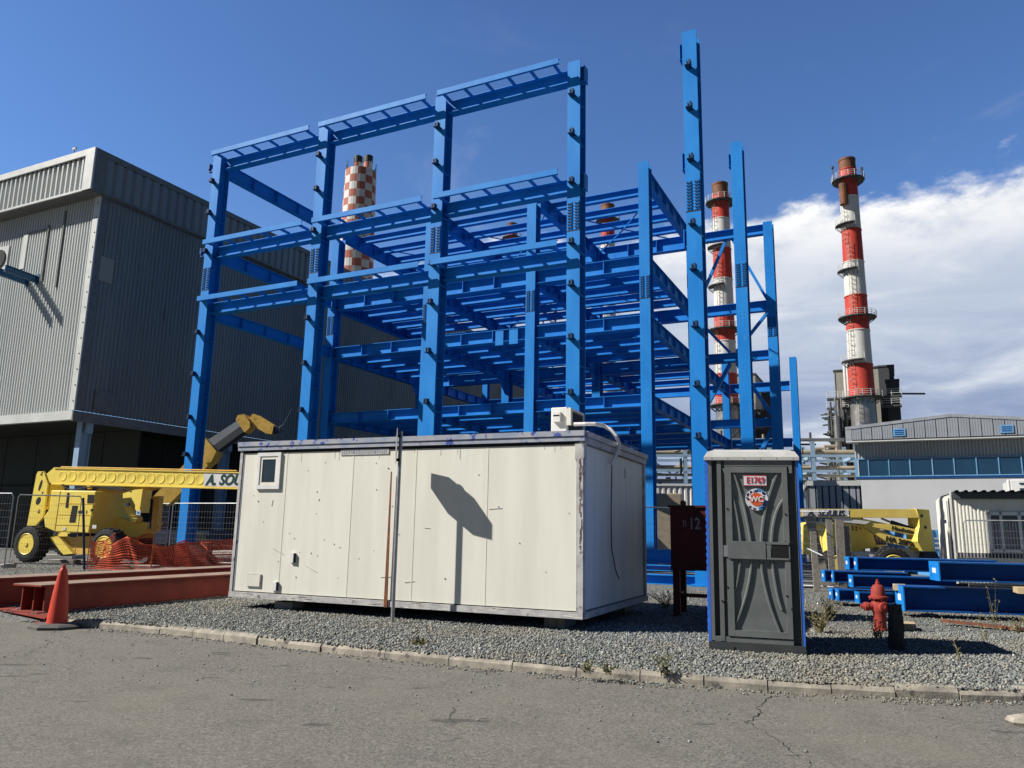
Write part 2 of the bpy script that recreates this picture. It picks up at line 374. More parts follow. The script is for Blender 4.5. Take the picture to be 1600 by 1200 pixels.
# kerb stones
mb = MB()
for i, (a, b) in enumerate(zip(KL[:-1], KL[1:])):
    L = (b-a).length; n = max(1, int(round(L/.62))) if i < len(KL)-2 else 24
    for k in range(n):
        p = a.lerp(b, k/n); q = a.lerp(b, (k+1)/n); d = (q-p); g = d.normalized()*.006
        nrm = Vector((-d.y, d.x, 0)).normalized(); p = p+g; q = q-g
        hj = ZG+.010+random.uniform(-.020, .010); bt = ZR-.03; jit = random.uniform(-.012, .012)
        A = [p+nrm*jit, q+nrm*jit]
        vs = []
        for P in A:
            for s_, z in ((0, bt), (0.004, hj-.035), (.030, hj), (.125, hj+.003), (.125, bt)):
                vs.append((P.x+nrm.x*s_, P.y+nrm.y*s_, z+random.uniform(-.004, .004)*(z > .1)))
        mb.add(vs, [(0, 5, 6, 1), (1, 6, 7, 2), (2, 7, 8, 3), (3, 8, 9, 4), (4, 3, 2, 1, 0)[::-1], (5, 6, 7, 8, 9)[::-1]], KERB)
tag(mb.build('kerb'), kind='structure')
# the long crack and a few open spots in the asphalt
def strip(pts, w_, name):
    rs = random.Random(len(pts)); P = []
    for (a, b2) in zip(pts, pts[1:]):
        A, B2 = G(a[0], a[1], ZR+.004), G(b2[0], b2[1], ZR+.004)
        for k in range(6): P.append(A.lerp(B2, k/6)+Vector((rs.uniform(-.018, .018), rs.uniform(-.018, .018), 0)))
    vs = []
    for i, p in enumerate(P):
        d = (P[min(i+1, len(P)-1)]-P[max(i-1, 0)]).normalized(); n_ = Vector((-d.y, d.x, 0)); q = w_*rs.uniform(.25, 1.3)
        vs += [p-n_*q, p+n_*q]
    mb = MB(); mb.add(vs, [(2*i, 2*i+1, 2*i+3, 2*i+2) for i in range(len(P)-1)], DARK); tag(mb.build(name), kind='structure')
strip([(1205, 1086), (1196, 1097), (1182, 1104), (1190, 1113), (1174, 1124), (1166, 1130), (1158, 1124)], .0045, 'road_crack')
strip([(1172, 1128), (1185, 1138), (1196, 1144), (1222, 1160), (1240, 1178), (1262, 1188), (1270, 1202)], .0028, 'road_crack')
# stones
def stones(name, P, size, mt):
    N = len(P); base = np.array([(1, 0, 0), (-1, 0, 0), (0, 1, 0), (0, -1, 0), (0, 0, 1), (0, 0, -1)], float)
    s = size*rng.uniform(.55, 1.35, (N, 1, 1)); jit = rng.uniform(.55, 1.25, (N, 6, 1))
    vv = base[None]*jit*s; vv = vv+rng.normal(0, .22, (N, 6, 3))*s
    a = rng.uniform(0, 6.28, N); c, s_ = np.cos(a), np.sin(a); tl = rng.uniform(-.9, .9, N); ct, st = np.cos(tl), np.sin(tl)
    x, y, z = vv[..., 0], vv[..., 1], vv[..., 2]
    y, z = y*ct[:, None]-z*st[:, None], y*st[:, None]+z*ct[:, None]
    x, y = x*c[:, None]-y*s_[:, None], x*s_[:, None]+y*c[:, None]
    V = np.stack([x, y, z*.8], -1)+P[:, None, :]
    F0 = np.array([(0, 2, 4), (2, 1, 4), (1, 3, 4), (3, 0, 4), (2, 0, 5), (1, 2, 5), (3, 1, 5), (0, 3, 5)])
    F = (F0[None]+(np.arange(N)*6)[:, None, None]).reshape(-1)
    me = bpy.data.meshes.new(name); me.vertices.add(N*6); me.vertices.foreach_set('co', V.reshape(-1).astype(np.float32))
    me.loops.add(len(F)); me.loops.foreach_set('vertex_index', F.astype(np.int32))
    me.polygons.add(len(F)//3); me.polygons.foreach_set('loop_start', np.arange(0, len(F), 3, dtype=np.int32)); me.polygons.foreach_set('loop_total', np.full(len(F)//3, 3, np.int32))
    me.materials.append(mt); me.update(); me.validate()
    o = bpy.data.objects.new(name, me); col.objects.link(o); return o
STM = bpy.data.materials.new('crushed_stone'); STM.use_nodes = True; t = NT(STM.node_tree); b = t.n['Principled BSDF']
ge = t.new('ShaderNodeNewGeometry'); tcs = t.new('ShaderNodeTexCoord')
cr_ = t.new('ShaderNodeValToRGB'); t.l.new(ge.outputs['Random Per Island'], cr_.inputs[0])
e = cr_.color_ramp.elements; e[0].color = (.070, .076, .073, 1); e[1].color = (.46, .46, .43, 1); e[1].position = 1
for p, c in ((.45, (.165, .178, .168, 1)), (.85, (.27, .28, .26, 1)), (.95, (.30, .26, .19, 1))):
    k = cr_.color_ramp.elements.new(p); k.color = c
bigd = t.ss(t.noise(tcs.outputs['Object'], .45, 4, .6), .45, .68)
t.put(b.inputs['Base Color'], t.mix(t.math('MULTIPLY', bigd, .55), cr_.outputs[0], (.22, .185, .135, 1))); b.inputs['Roughness'].default_value = .85
kx = np.array([p.x for p in edge_pts]); ky = np.array([p.y for p in edge_pts])
def area(n, x0, x1, d0, d1, pw=1.0):
    x = rng.uniform(x0, x1, n); y = np.interp(x, kx, ky)+.13+d0+(d1-d0)*rng.uniform(0, 1, n)**pw
    keep = np.abs(x) < (y*.72+.6)
    return np.stack([x, y, np.full(n, ZG)], -1)[keep]
P = np.concatenate([area(92000, -7.4, 8.5, 0, 4.2), area(5200, -6.3, 7, -.10, .02), area(34000, -12, 12, 3.5, 12), area(9000, -17, -6, -.1, 14)])
P[:, 2] += rng.uniform(-.006, .012, len(P))
tag(stones('gravel_stones', P, .0165, STM), kind='stuff', label='loose grey crushed stone lying between kerb and cabin', cat='gravel')
x = rng.uniform(-5.6, 6.6, 3200); hh = rng.uniform(0, 1, 3200)**2.2
cl = .10+.9*np.clip(np.sin(x*2.1)+np.sin(x*5.3+1)+.5, 0, 2)/2*(x > .2)
keep = rng.uniform(0, 1, 3200) < cl+.16
P = np.stack([x, np.interp(x, kx, ky)-.01-hh*.24, np.full(3200, ZR+.008)], -1)[keep]
x = rng.uniform(-6, 7, 260); P2 = np.stack([x, np.interp(x, kx, ky)-rng.uniform(.2, 2.5, 260), np.full(260, ZR+.004)], -1)
tag(stones('stray_gravel', np.concatenate([P, P2]), .012, STM), kind='stuff', label='scattered stone chips along the road side of the kerb', cat='gravel')

# ================================================================== LEFT HALL
H = Frame(PL.W(-8, .7), 26.3)       # local origin = wall corner; facade runs to -x, side wall runs to +y
hall = thing('industrial_hall', 'huge pale corrugated hall raised over a dark open ground floor, with ribbed fascia', 'building', H)
ZB, ZT, LEN, WID = 6.3, 16.1, 51.5, 40
mb = MB(); corr(mb, -WID, -.32, ZB, ZT+.1, 0, .19, .10, CLADL, duty=.52); mb.build('front_wall', hall)
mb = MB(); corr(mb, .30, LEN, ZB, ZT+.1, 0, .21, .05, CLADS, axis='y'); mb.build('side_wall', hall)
mb = MB(); mb.box(-.34, .03, -.03, .04, ZB, ZT+.1, CLADT)
for k in range(14): mb.cyl((-.08, -.05, ZB+.4+k*.7), (-.08, -.02, ZB+.4+k*.7), .03, DARK, n=6)
mb.build('corner_flashing', hall)
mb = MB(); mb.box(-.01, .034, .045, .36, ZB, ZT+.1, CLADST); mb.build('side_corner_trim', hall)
# fascia
FZ0, FZ1 = 16.15, 18.15
mb = MB(); corr(mb, -WID, -.28, FZ0+.12, FZ1-.32, -.66, .35, .14, CLADL, duty=.42); mb.build('front_fascia_cladding', hall)
mb = MB(); mb.box(-WID, .30, -.74, -.66, FZ1-.30, FZ1, CLADT); mb.box(-WID, .30, -.72, -.60, FZ0, FZ0+.10, CLADT); mb.box(-.30, .302, -.742, -.66, FZ0, FZ1-.302, CLADT)
mb.build('front_fascia_trim', hall)
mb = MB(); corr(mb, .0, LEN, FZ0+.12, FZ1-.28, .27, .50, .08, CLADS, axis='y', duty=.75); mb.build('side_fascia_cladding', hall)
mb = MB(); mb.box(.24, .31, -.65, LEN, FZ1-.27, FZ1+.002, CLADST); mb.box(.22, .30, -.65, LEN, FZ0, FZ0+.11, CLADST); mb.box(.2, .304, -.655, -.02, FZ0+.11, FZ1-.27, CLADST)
mb.build('side_fascia_trim', hall)
mb = MB(); mb.box(-WID, .20, -.64, LEN, FZ0-.03, FZ0+.02, CLADST); mb.build('soffit', hall)
mb = MB(); mb.box(-WID, .2, -.62, LEN, FZ1-.1, FZ1-.04, CLADT); mb.build('roof', hall)
mb = MB(); mb.box(-WID, -.0, -.07, .18, ZB-.42, ZB-.02, CLADT); mb.build('front_base_band', hall)
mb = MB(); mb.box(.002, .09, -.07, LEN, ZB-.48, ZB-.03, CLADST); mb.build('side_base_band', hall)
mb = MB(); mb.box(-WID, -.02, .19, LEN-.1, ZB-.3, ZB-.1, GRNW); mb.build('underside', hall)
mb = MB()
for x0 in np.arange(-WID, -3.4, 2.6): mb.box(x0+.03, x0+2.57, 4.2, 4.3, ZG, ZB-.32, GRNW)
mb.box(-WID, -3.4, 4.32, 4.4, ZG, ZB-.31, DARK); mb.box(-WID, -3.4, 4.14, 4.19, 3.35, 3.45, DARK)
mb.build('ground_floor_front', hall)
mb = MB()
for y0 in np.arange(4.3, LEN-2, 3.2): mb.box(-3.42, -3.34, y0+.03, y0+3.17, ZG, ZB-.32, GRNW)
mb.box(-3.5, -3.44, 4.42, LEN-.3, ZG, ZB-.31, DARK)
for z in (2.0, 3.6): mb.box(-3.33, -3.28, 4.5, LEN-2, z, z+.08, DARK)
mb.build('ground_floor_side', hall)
for y0 in (.9, 9, 17, 25, 33, 41):
    mb = MB(); mb.ib((-.45, y0, ZG), (-.45, y0, ZB-.31), .5, .34, .03, .02, PALEB, up=(0, 1, 0)); mb.box(-.28, .0, y0-.1, y0+.1, ZB-.9, ZB-.32, PALEB)
    mb.build('support_column', hall)
for x0 in (-8.2, -16):
    mb = MB(); mb.ib((x0, .9, ZG), (x0, .9, ZB-.31), .5, .34, .03, .02, PALEB, up=(0, 1, 0)); mb.build('support_column', hall)
# details on the sunlit wall
def hf(px, py, y=0): return H.f(px, py, y)
mb = MB(); a = hf(3, 405); mb.box(a[0]-1.2, a[0]+.52, -.05, -.004, a[1]-.72, a[1]+.62, CLADT); mb.build('vent_plate', hall)
mb = MB(); mb.lathe([(.46, -.10), (.46, -.051), (.40, -.09), (.36, -.055), (0, -.055)], DARK, n=24, c=(a[0]-.08, 0, a[1]), axis='Y'); mb.build('round_vent', hall)
mb = MB()
for (x0, y0, x1, y1) in ((78, 352, 78, 436), (104, 330, 92, 448)):
    a = hf(x0, y0); b2 = hf(x1, y1); mb.box(a[0]-.035, a[0]+.035, -.06, -.005, b2[1], a[1], CLADST)
mb.build('downpipe', hall)
a = hf(42, 366); b2 = hf(36, 420); mb = MB(); mb.box(a[0]-.17, a[0]+.17, -.03, -.004, b2[1], a[1], CLADT); mb.box(a[0]+.05, hf(80, 350)[0], -.05, -.004, a[1]-.02, a[1]+.03, CLADST); mb.build('wall_patch', hall)
# steel bracket arms sticking out of the wall
for dx in (0, -.75):
    c = hf(57, 433, -.05); mb = MB(); mb.ib((c[0]+dx, -1.5, c[1]-.02), (c[0]+dx, -.01, c[1]-.12), .30, .20, .02, .015, BRKT)
    mb.box(c[0]+dx-.16, c[0]+dx+.16, -.02, -.004, c[1]-.35, c[1]+.15, BRKT); mb.build('bracket_arm', hall)
y0, zt = H.s_(165, 402); y1, zb = H.s_(168, 442)
mb = MB(); mb.box(.004, .03, y0-.45, y0+.45, zb, zt, FBEI); mb.build('louvre_panel', hall)
y0, zt = H.s_(133, 628); mb = MB(); mb.box(.004, .05, y0+.4, y0+1.3, zt-.3, zt+.6, CLADST); mb.build('louvre_panel', hall)
x0, z0 = hf(100, 231, -.7)
mb = MB(); mb.cyl((x0, -.2, FZ1-.05), (x0, -.2, FZ1+.75), .03, STEELG, n=6); mb.box(x0-.12, x0+.12, -.24, -.16, FZ1+.6, FZ1+.7, STEELG); mb.build('roof_mast', hall)

# ================================================================== STEEL FRAME
frame = thing('steel_frame', 'tall unfinished bright blue steel building frame of columns and floor beams', 'steel frame', PL)
CLEATZ = (14.98, 13.65, 12.05, 10.1, 8.78, 7.15, 5.5, 4.1)
def column(u, v, top, parent, w_=.42, d=.5, cleats=True, splice=True, name='column', stubs=(), holes=False):
    mb = MB(); mb.ib((u, v+d/2, ZG), (u, v+d/2, top), d, w_, .032, .02, BLUE, up=(0, -1, 0))
    mb.box(u-w_/2-.1, u+w_/2+.1, v-.1, v+d+.1, ZG, ZG+.05, BLUE)
    for z in list(CLEATZ)+[6.6, 9.7, 12.2]:         # web stiffeners
        if z < top-.3:
            mb.box(u+.012, u+w_/2-.012, v+.034, v+d-.034, z-.3, z-.28, BLUE); mb.box(u-w_/2+.012, u-.012, v+.034, v+d-.034, z-.3, z-.28, BLUE)
    if holes:
        for zc in (9.4, 11.8, 14.0, 15.6, 7.3, 6.1):
            if zc < top-.4:
                for i in range(5):
                    for x in (-.07, .07): mb.cyl((u+x, v-.003, zc-.3+i*.14), (u+x, v+.002, zc-.3+i*.14), .013, BOLT, n=6)
    c = mb.build(name, parent)
    if splice:
        mb = MB(); z0, z1 = 10.52, 11.42
        for sx in (-1, 1):
            xa = u+sx*w_*.27
            mb.box(xa-.075, xa+.075, v-.018, v-.001, z0, z1, BLUE)
            for i in range(9):
                for dx in (-.036, .036):
                    mb.cyl((xa+dx, v-.050, z0+.07+i*.095), (xa+dx, v-.018, z0+.07+i*.095), .024, BOLT, n=6)
        mb.box(u-w_/2-.004, u+w_/2+.004, v-.006, v+.001, z0-.05, z0-.02, BOLT)
        mb.build('splice_plate', c)
    if cleats:
        for z in CLEATZ:
            if z < top-.3:
                mb = MB(); mb.box(u-.10, u+.08, v-.27, v-.002, z-.075, z-.060, BLUEK); mb.box(u-.04, u-.02, v-.26, v-.002, z-.059, z+.07, BLUEK); mb.box(u+.02, u+.08, v-.27, v-.10, z-.059, z+.075, BLUEK)
                mb.build('cleat', c)
    for (s_, z) in stubs:
        mb = MB(); x0 = u+s_*.02; mb.ib((x0, v+d/2, z), (u+s_*(w_/2+.10), v+d/2, z), .5, .26, .02, .015, BLUE)
        mb.box(u+s_*(w_/2+.10)-.012, u+s_*(w_/2+.10)+.012, v+d/2-.15, v+d/2+.15, z-.27, z+.27, BLUE); mb.build('beam_stub', c)
    return c
for i in range(4): column(US[i], 0, 16.15, frame, stubs=((1, 15.72), (1, 12.1)) if i == 3 else ())
for i, tp in enumerate((15.35, 15.35, 15.42, 16.2)): column(US[i], VS[1], tp, frame, cleats=False, holes=True)
for i in range(5): column(US[i], VS[2], 16.05, frame, cleats=False, holes=True, splice=i == 4)
for i in range(5): column(US[i], VS[3], 11.15, frame, w_=.36, d=.36, cleats=False, splice=False)
cc = thing('steel_column', 'tallest free standing blue steel column, rising over the portable toilet', 'steel column', PL, group=None)
column(US[4], 0, 16.15, cc, name='shaft', stubs=((-1, 15.6), (-1, 12.1), (-1, 9.75)))
cc = thing('steel_column', 'free standing blue steel column just right of the tallest one', 'steel column', PL)
column(US[4], VS[1], 16.25, cc, cleats=False, name='shaft', holes=True, stubs=((-1, 15.6),))
B = frame
def beam(p0, p1, h=.5, b=.24, name='floor_beam', stiff=0):
    mb = MB(); mb.ib(p0, p1, h, b, .02, .014, BLUE); p0, p1 = Vector(p0), Vector(p1); d = (p1-p0).normalized(); sdv = d.cross(Vector((0, 0, 1)))
    for k in range(stiff):
        c = p0.lerp(p1, (k+1)/(stiff+1))
        for s_ in (-1, 1): mb.ob(c+sdv*s_*b*.25, d*.012, sdv*b*.24, Vector((0, 0, h/2-.022)), BLUE)
    return mb.build(name, B)
# front row: outer channel ledge tied to a main beam
for lz in (16.12, 12.40, 10.12):
    for i in range(3):
        a, b2 = US[i]+.24, US[i+1]-.24
        beam((a, .30, lz-.36), (b2, .30, lz-.36), .42, .34, 'edge_beam')
        mb = MB(); mb.box(US[i]+.10, US[i+1]-.36, -.42, -.40, lz-.19, lz-.01, BLUE); mb.box(US[i]+.10, US[i+1]-.36, -.40, -.33, lz-.19, lz-.177, BLUE); mb.box(US[i]+.10, US[i+1]-.36, -.40, -.33, lz-.028, lz-.012, BLUE)
        mb.build('ledge_channel', B)
        for k in range(6):
            x = US[i]+.30+k*(US[i+1]-US[i]-.85)/5
            mb = MB(); mb.box(x-.04, x+.04, -.395, .17, lz-.175, lz-.10, BLUE); mb.build('ledge_tie', B)
FL = [(15.98, .62), (12.28, .56), (9.88, .52), (6.75, .46)]
# transverse beams row A to row B at the left column
for z, h in ((15.95, .55), (12.30, .5), (9.86, .46)): beam((0, .56, z-h/2), (0, VS[1]-.02, z-h/2), h, .26, 'cross_beam', 4)
for k in (0, 1):
    beam((US[0], VS[1]+.52, FL[1][0]-.3), (US[0], VS[2]-.02, FL[1][0]-.3), .5, .26, 'cross_beam', 4) if k else None
for li, (z, h) in enumerate(FL):
    for i in range(5 if li > 1 else 4):
        if i == 4: continue
        beam((US[i], VS[1]+.51, z-h/2), (US[i], VS[2]-.01, z-h/2), h, .28, 'cross_beam', 5)
        if z < 11: beam((US[i], VS[2]+.51, z-h/2), (US[i], VS[3]-.01, z-h/2), h, .28, 'cross_beam', 5)
    # haunches under the cross beams at row B and C
for z in (9.88, 12.28, 15.98):
    for i in range(4):
        mb = MB(); hh = .5
        mb.add([(US[i]-.01, VS[2]-.9, z-hh), (US[i]+.01, VS[2]-.9, z-hh), (US[i]+.01, VS[2]-.01, z-hh-.75), (US[i]-.01, VS[2]-.01, z-hh-.75), (US[i]-.01, VS[2]-.01, z-hh), (US[i]+.01, VS[2]-.01, z-hh)],
               [(0, 1, 2, 3), (0, 3, 4), (1, 5, 2), (0, 4, 5, 1), (3, 2, 5, 4)], BLUE)
        mb.build('haunch', B)
# beams along the rows
for i in range(3):
    for z, h in FL[1:]: beam((US[i]+.23, VS[1]+.25, z-h/2-.02), (US[i+1]-.23, VS[1]+.25, z-h/2-.02), h, .38, 'row_beam', 2)
for i in range(3):
    for z, h in FL: beam((US[i]+.23, VS[2]+.25, z-h/2-.02), (US[i+1]-.23, VS[2]+.25, z-h/2-.02), h+.05, .38, 'row_beam', 2)
for i in range(4):
    for z, h in FL[2:]: beam((US[i]+.23, VS[3]+.2, z-h/2-.02), (US[i+1]-.23, VS[3]+.2, z-h/2-.02), h, .30, 'row_beam')
for z, h in ((15.98, .46), (12.25, .48), (9.9, .44), (6.76, .38)): beam((US[3]+.23, VS[2]+.25, z-h/2), (US[4]-.23, VS[2]+.25, z-h/2), h, .34, 'row_beam')
# secondary floor beams
def fly(z, v, h, b=.25, i0=0, i1=3):
    for i in range(i0, i1): beam((US[i]+.03, v, z-h/2-.01), (US[i+1]-.03, v, z-h/2-.01), h, b, 'floor_beam')
for v in (9.38, 10.95, 12.5, 14.02): fly(15.98, v, .34)
for v in (8.7, 9.9, 11.1, 12.4, 13.8): fly(12.28, v, .34)
for v in (8.7, 9.9, 11.1, 12.4, 13.8): fly(9.88, v, .32)
for v in (8.8, 10.1, 11.4, 12.8, 14.1): fly(6.75, v, .30)
for v in (17.2, 19.0, 21.0): fly(9.88, v, .32, i0=1)
for v in (17.2, 19.2, 21.2): fly(6.75, v, .32, i0=0)
# roof bracing and wall bracing
def brace(p, q, w_=.13, name='brace'):
    mb = MB(); mb.bar(p, q, w_, w_*.8, BLUE); mb.build(name, B)
for i in range(3):
    um = (US[i]+US[i+1])/2
    for a, b2 in (((US[i]+.2, 15.2), (um, 12.5)), ((um, 12.5), (US[i+1]-.2, 15.2)), ((US[i]+.2, 9.4), (um, 12.5)), ((um, 12.5), (US[i+1]-.2, 9.4))):
        brace((a[0], a[1], 15.55), (b2[0], b2[1], 15.55), .05, 'roof_brace')
um = (US[3]+US[4])/2; vc = VS[2]+.25
for sgn, ue in ((-1, US[3]+.2), (1, US[4]-.2)):
    brace((ue, vc, 12.35), (um+sgn*.15, vc, 15.5), .16); brace((ue, vc, 11.7), (um+sgn*.15, vc, 9.95), .16)
    brace((ue, vc, 6.9), (um+sgn*.15, vc, 9.4), .20); brace((ue, vc, 6.3), (um+sgn*.2, vc, 3.6), .20)
mb = MB(); c = PL.f(783, 524, 7.2)      # pair of gusset plates and a small cabin box hanging between floors
mb.box(c[0]-.45, c[0]-.08, VS[1]+.05, VS[1]+.09, c[1]-.32, c[1]+.3, BLUE); mb.box(c[0]+.2, c[0]+.6, VS[1]+.05, VS[1]+.09, c[1]-.32, c[1]+.3, BLUE); mb.build('gusset_plate', B)
# outriggers on the far left column
mb = MB()
for z in (15.8, 12.2): mb.box(-.55, -.22, .1, .2, z-.25, z-.15, BLUED); mb.box(-.55, -.47, .05, .25, z-.15, z+.1, BLUED)
mb.build('outrigger_bracket', B)

# ================================================================== SITE CABIN (white container)
CF = Frame((-4.5646, 13.175), 23.6); CL, CD, CZ0, CZ1 = 6.078, 3.54, .37, 2.90
cab = thing('site_cabin', 'dirty cream office cabin with one small window at its left end, raised on blocks', 'site cabin', CF)
mb = MB(); mb.box(.06, CL-.06, .03, CD-.03, CZ0+.1, CZ1-.16, CREAM); mb.build('body', cab)
for i, (a, b2) in enumerate(((.085, .98), (.98, 2.28), (2.28, 3.42), (3.42, 4.62), (4.62, CL-.1))):
    mb = MB(); mb.box(a, b2-.0005, .006, .03, CZ0+.10, CZ1-.19, CREAM)
    if i < 4: mb.box(b2-.012, b2+.010, .0025, .0055, CZ0+.10, CZ1-.19, CREAM)
    mb.build('wall_panel', cab)
for a, b2 in ((.1, 1.2), (1.2, 2.35), (2.35, CD-.1)):
    mb = MB(); mb.box(CL-.06, CL-.03, a+.003, b2-.003, CZ0+.10, CZ1-.19, CREAM); mb.build('wall_panel', cab, bev=.003)
for x in (0, CL):
    mb = MB()
    sx = 1 if x == 0 else -1
    mb.box(x, x+sx*.055, -.012, .10, CZ0, CZ1-.15, CRATEW); mb.box(x+sx*.057, x+sx*.085, .0, .06, CZ0+.09, CZ1-.17, TRIMB)
    mb.build('corner_post', cab)
mb = MB(); mb.box(CL-.12, CL+.012, -.01, .11, CZ1-.40, CZ1-.17, CRATEW); mb.box(CL-.09, CL-.055, -.008, .04, CZ0+.09, CZ1-.4, CRATEW); mb.build('corner_casting', cab)
mb = MB(); mb.box(CL-.04, CL+.0, CD-.1, CD, CZ0, CZ1-.15, CRATEW); mb.build('corner_post', cab)
mb = MB(); mb.box(.0, CL, -.022, .04, CZ0, CZ0+.085, CRATEW); mb.box(CL-.05, CL+.02, .04, CD, CZ0, CZ0+.085, CRATEW); mb.box(.05, CL-.05, .04, CD-.02, CZ0+.0, CZ0+.09, DARK); mb.build('bottom_rail', cab)
mb = MB(); mb.box(-.04, CL+.03, -.05, .05, CZ1-.075, CZ1, TRIMB); mb.box(-.04, CL+.03, -.034, .05, CZ1-.145, CZ1-.08, TRIMB); mb.box(.05, CL-.1, -.004, .02, CZ1-.19, CZ1-.148, DARK)
mb.build('roof_rail', cab)
mb = MB(); mb.box(CL-.05, CL+.05, .052, CD+.02, CZ1-.08, CZ1-.002, CRATEW); mb.box(CL-.05, CL+.02, .052, CD+.01, CZ1-.17, CZ1-.084, CRATEW); mb.box(-.03, CL-.06, .06, CD, CZ1-.06, CZ1-.02, CRATEW); mb.build('roof_edge', cab)
def cp(px, py, y=0): return CF.f(px, py, y)
# window
(wx0, wz1), (wx1, wz0) = cp(405, 708), cp(437, 764)
wo_ = thing('window', None, None); wo_.parent = cab
mb = MB(); fwd_ = .055
for a, b2, c, d in ((wx0, wx1, wz1-.06, wz1), (wx0, wx1, wz0, wz0+.06), (wx0, wx0+.06, wz0+.062, wz1-.062), (wx1-.06, wx1, wz0+.062, wz1-.062)): mb.box(a, b2, -.03, .003, c, d, WHITEP)
for a, b2, c, d in ((wx0+.062, wx1-.062, wz1-.11, wz1-.062), (wx0+.062, wx1-.062, wz0+.062, wz0+.11), (wx0+.062, wx0+.105, wz0+.112, wz1-.112), (wx1-.105, wx1-.062, wz0+.112, wz1-.112)): mb.box(a, b2, -.018, .003, c, d, CREAM)
mb.build('window_frame', wo_)
mb = MB(); mb.box(wx0+.106, wx1-.106, -.008, .002, wz0+.112, wz1-.112, GLASS); mb.build('pane', wo_)
for (x0, y0, x1, y1) in ((388, 896, 407, 918),):
    a, b2 = cp(x0, y0), cp(x1, y1); mb = MB(); mb.box(a[0], b2[0], -.012, .003, b2[1], a[1], CRATEW); mb.box(a[0]+.015, b2[0]-.015, -.018, -.012, b2[1]+.015, a[1]-.015, CREAM); mb.build('vent_hatch', cab)
for (x0, y0, x1, y1) in ((455, 864, 461, 879), (427, 909, 434, 923)):
    a, b2 = cp(x0, y0), cp(x1, y1); mb = MB(); mb.box(a[0], b2[0], -.03, .003, b2[1], a[1], WHITEP); mb.box(b2[0]-.015, b2[0]+.004, -.035, .0, b2[1], a[1], DARK); mb.build('socket_cover', cab)
a, b2 = cp(533, 703), cp(608, 709.5); mb = MB(); mb.box(a[0], b2[0], -.007, .003, b2[1], a[1], CRATEW)
for k in range(26):
    x = a[0]+.03+k*(b2[0]-a[0]-.06)/26; mb.box(x, x+.011, -.010, -.007, b2[1]+.012+random.random()*.01, a[1]-.012, TRIMB)
mb.build('worn_name_strip', cab)
rs = random.Random(21)
mb = MB()
for k in range(34):
    z = rs.uniform(CZ0+.9, CZ1-.42); hgt = rs.uniform(.02, .12); xx = CL-rs.uniform(.012, .05); mb.box(xx-.006-rs.random()*.008, min(CL-.002, xx+.010), -.0135, -.0121, z, z+hgt, RUST if rs.random() < .12 else SCRP)
mb.build('scraped_paint', cab)
mb = MB()
for k in range(16):
    x = rs.uniform(.3, CL-.3); ln = rs.uniform(.04, .20); mb.box(x, x+rs.uniform(.004, .012), .0035, .0058, CZ1-.19-ln, CZ1-.19, GRIME)
for k in range(70):
    x = rs.uniform(.1, CL-.1); z_ = CZ0+rs.uniform(.0, .07); mb.box(x, x+rs.uniform(.01, .16), -.0235, -.0221, z_, z_+rs.uniform(.004, .014), rs.choice((CHIP, GRIME, CREAM, CREAM)))
o_ = mb.build('rail_paint_chips', cab); o_['kind'] = 'stuff'
# dents / screws / scratches
mb = MB()
for k in range(30):
    x = random.uniform(.15, CL-.2); z = random.uniform(CZ0+.2, CZ1-.3); mb.cyl((x, -.002, z), (x, .006, z), random.choice((.006, .007, .010)), random.choice((DARK, CRATEW, CRATEW)), n=6)
for k in range(9):
    x = random.uniform(.3, CL-.5); z = random.uniform(CZ0+.3, CZ1-.6); mb.bar((x, .002, z), (x+random.uniform(-.02, .25), .002, z+random.uniform(-.12, .03)), .005, .004, CRATEW)
mb.build('screws_and_scratches', cab)
(x1_, z1_), (x2_, z2_) = CF.s_(955, 730, CL+.01), CF.s_(962, 905, CL+.01)
mb = MB(); pts = [(CL+.01, x1_+.02, z1_+.1), (CL+.02, x1_, z1_-.05), (CL+.005, x1_+.0, z1_-.6), (CL+.005, x1_+.01, z1_-1.2), (CL+.02, x2_-.05, z2_+.15), (CL+.05, x2_+.04, z2_-.0)]
mb.tube(pts, .009, DARK, 6); mb.build('hanging_cable', cab)
y_, z_ = CF.s_(979, 740, CL); mb = MB(); mb.box(CL-.032, CL-.022, y_-.03, y_+.05, z_-.08, z_+.08, CRATEW); mb.build('cover_plate', cab)
# blocks that carry it
def block(F, x, y, sx, sy, sz, mt, lab, cat, grp=None, name='support_block', z=ZG, rz=0):
    mb = MB(); mb.box(-sx/2, sx/2, -sy/2, sy/2, 0, sz, mt); o = mb.build(name, bev=.006); o.location = F.W(x, y, z); o.rotation_euler = (0, 0, -R(F.yaw)+rz); return tag(o, lab, cat, grp)
block(CF, .95, .35, .36, .3, .12, CONC, 'flat concrete block under the left end of the cream cabin', 'block', 'blocks under the cabin')
block(CF, CL-.5, .5, .3, .5, .165, WOOD, 'timber block under the right front corner of the cream cabin', 'block', 'blocks under the cabin')
block(CF, CL-.35, CD-.5, .3, .4, .165, WOOD, 'timber block under the rear right corner of the cream cabin', 'block', 'blocks under the cabin')
block(CF, .7, CD-.5, .3, .4, .165, WOOD, 'timber block under the rear left corner of the cream cabin', 'block', 'blocks under the cabin')
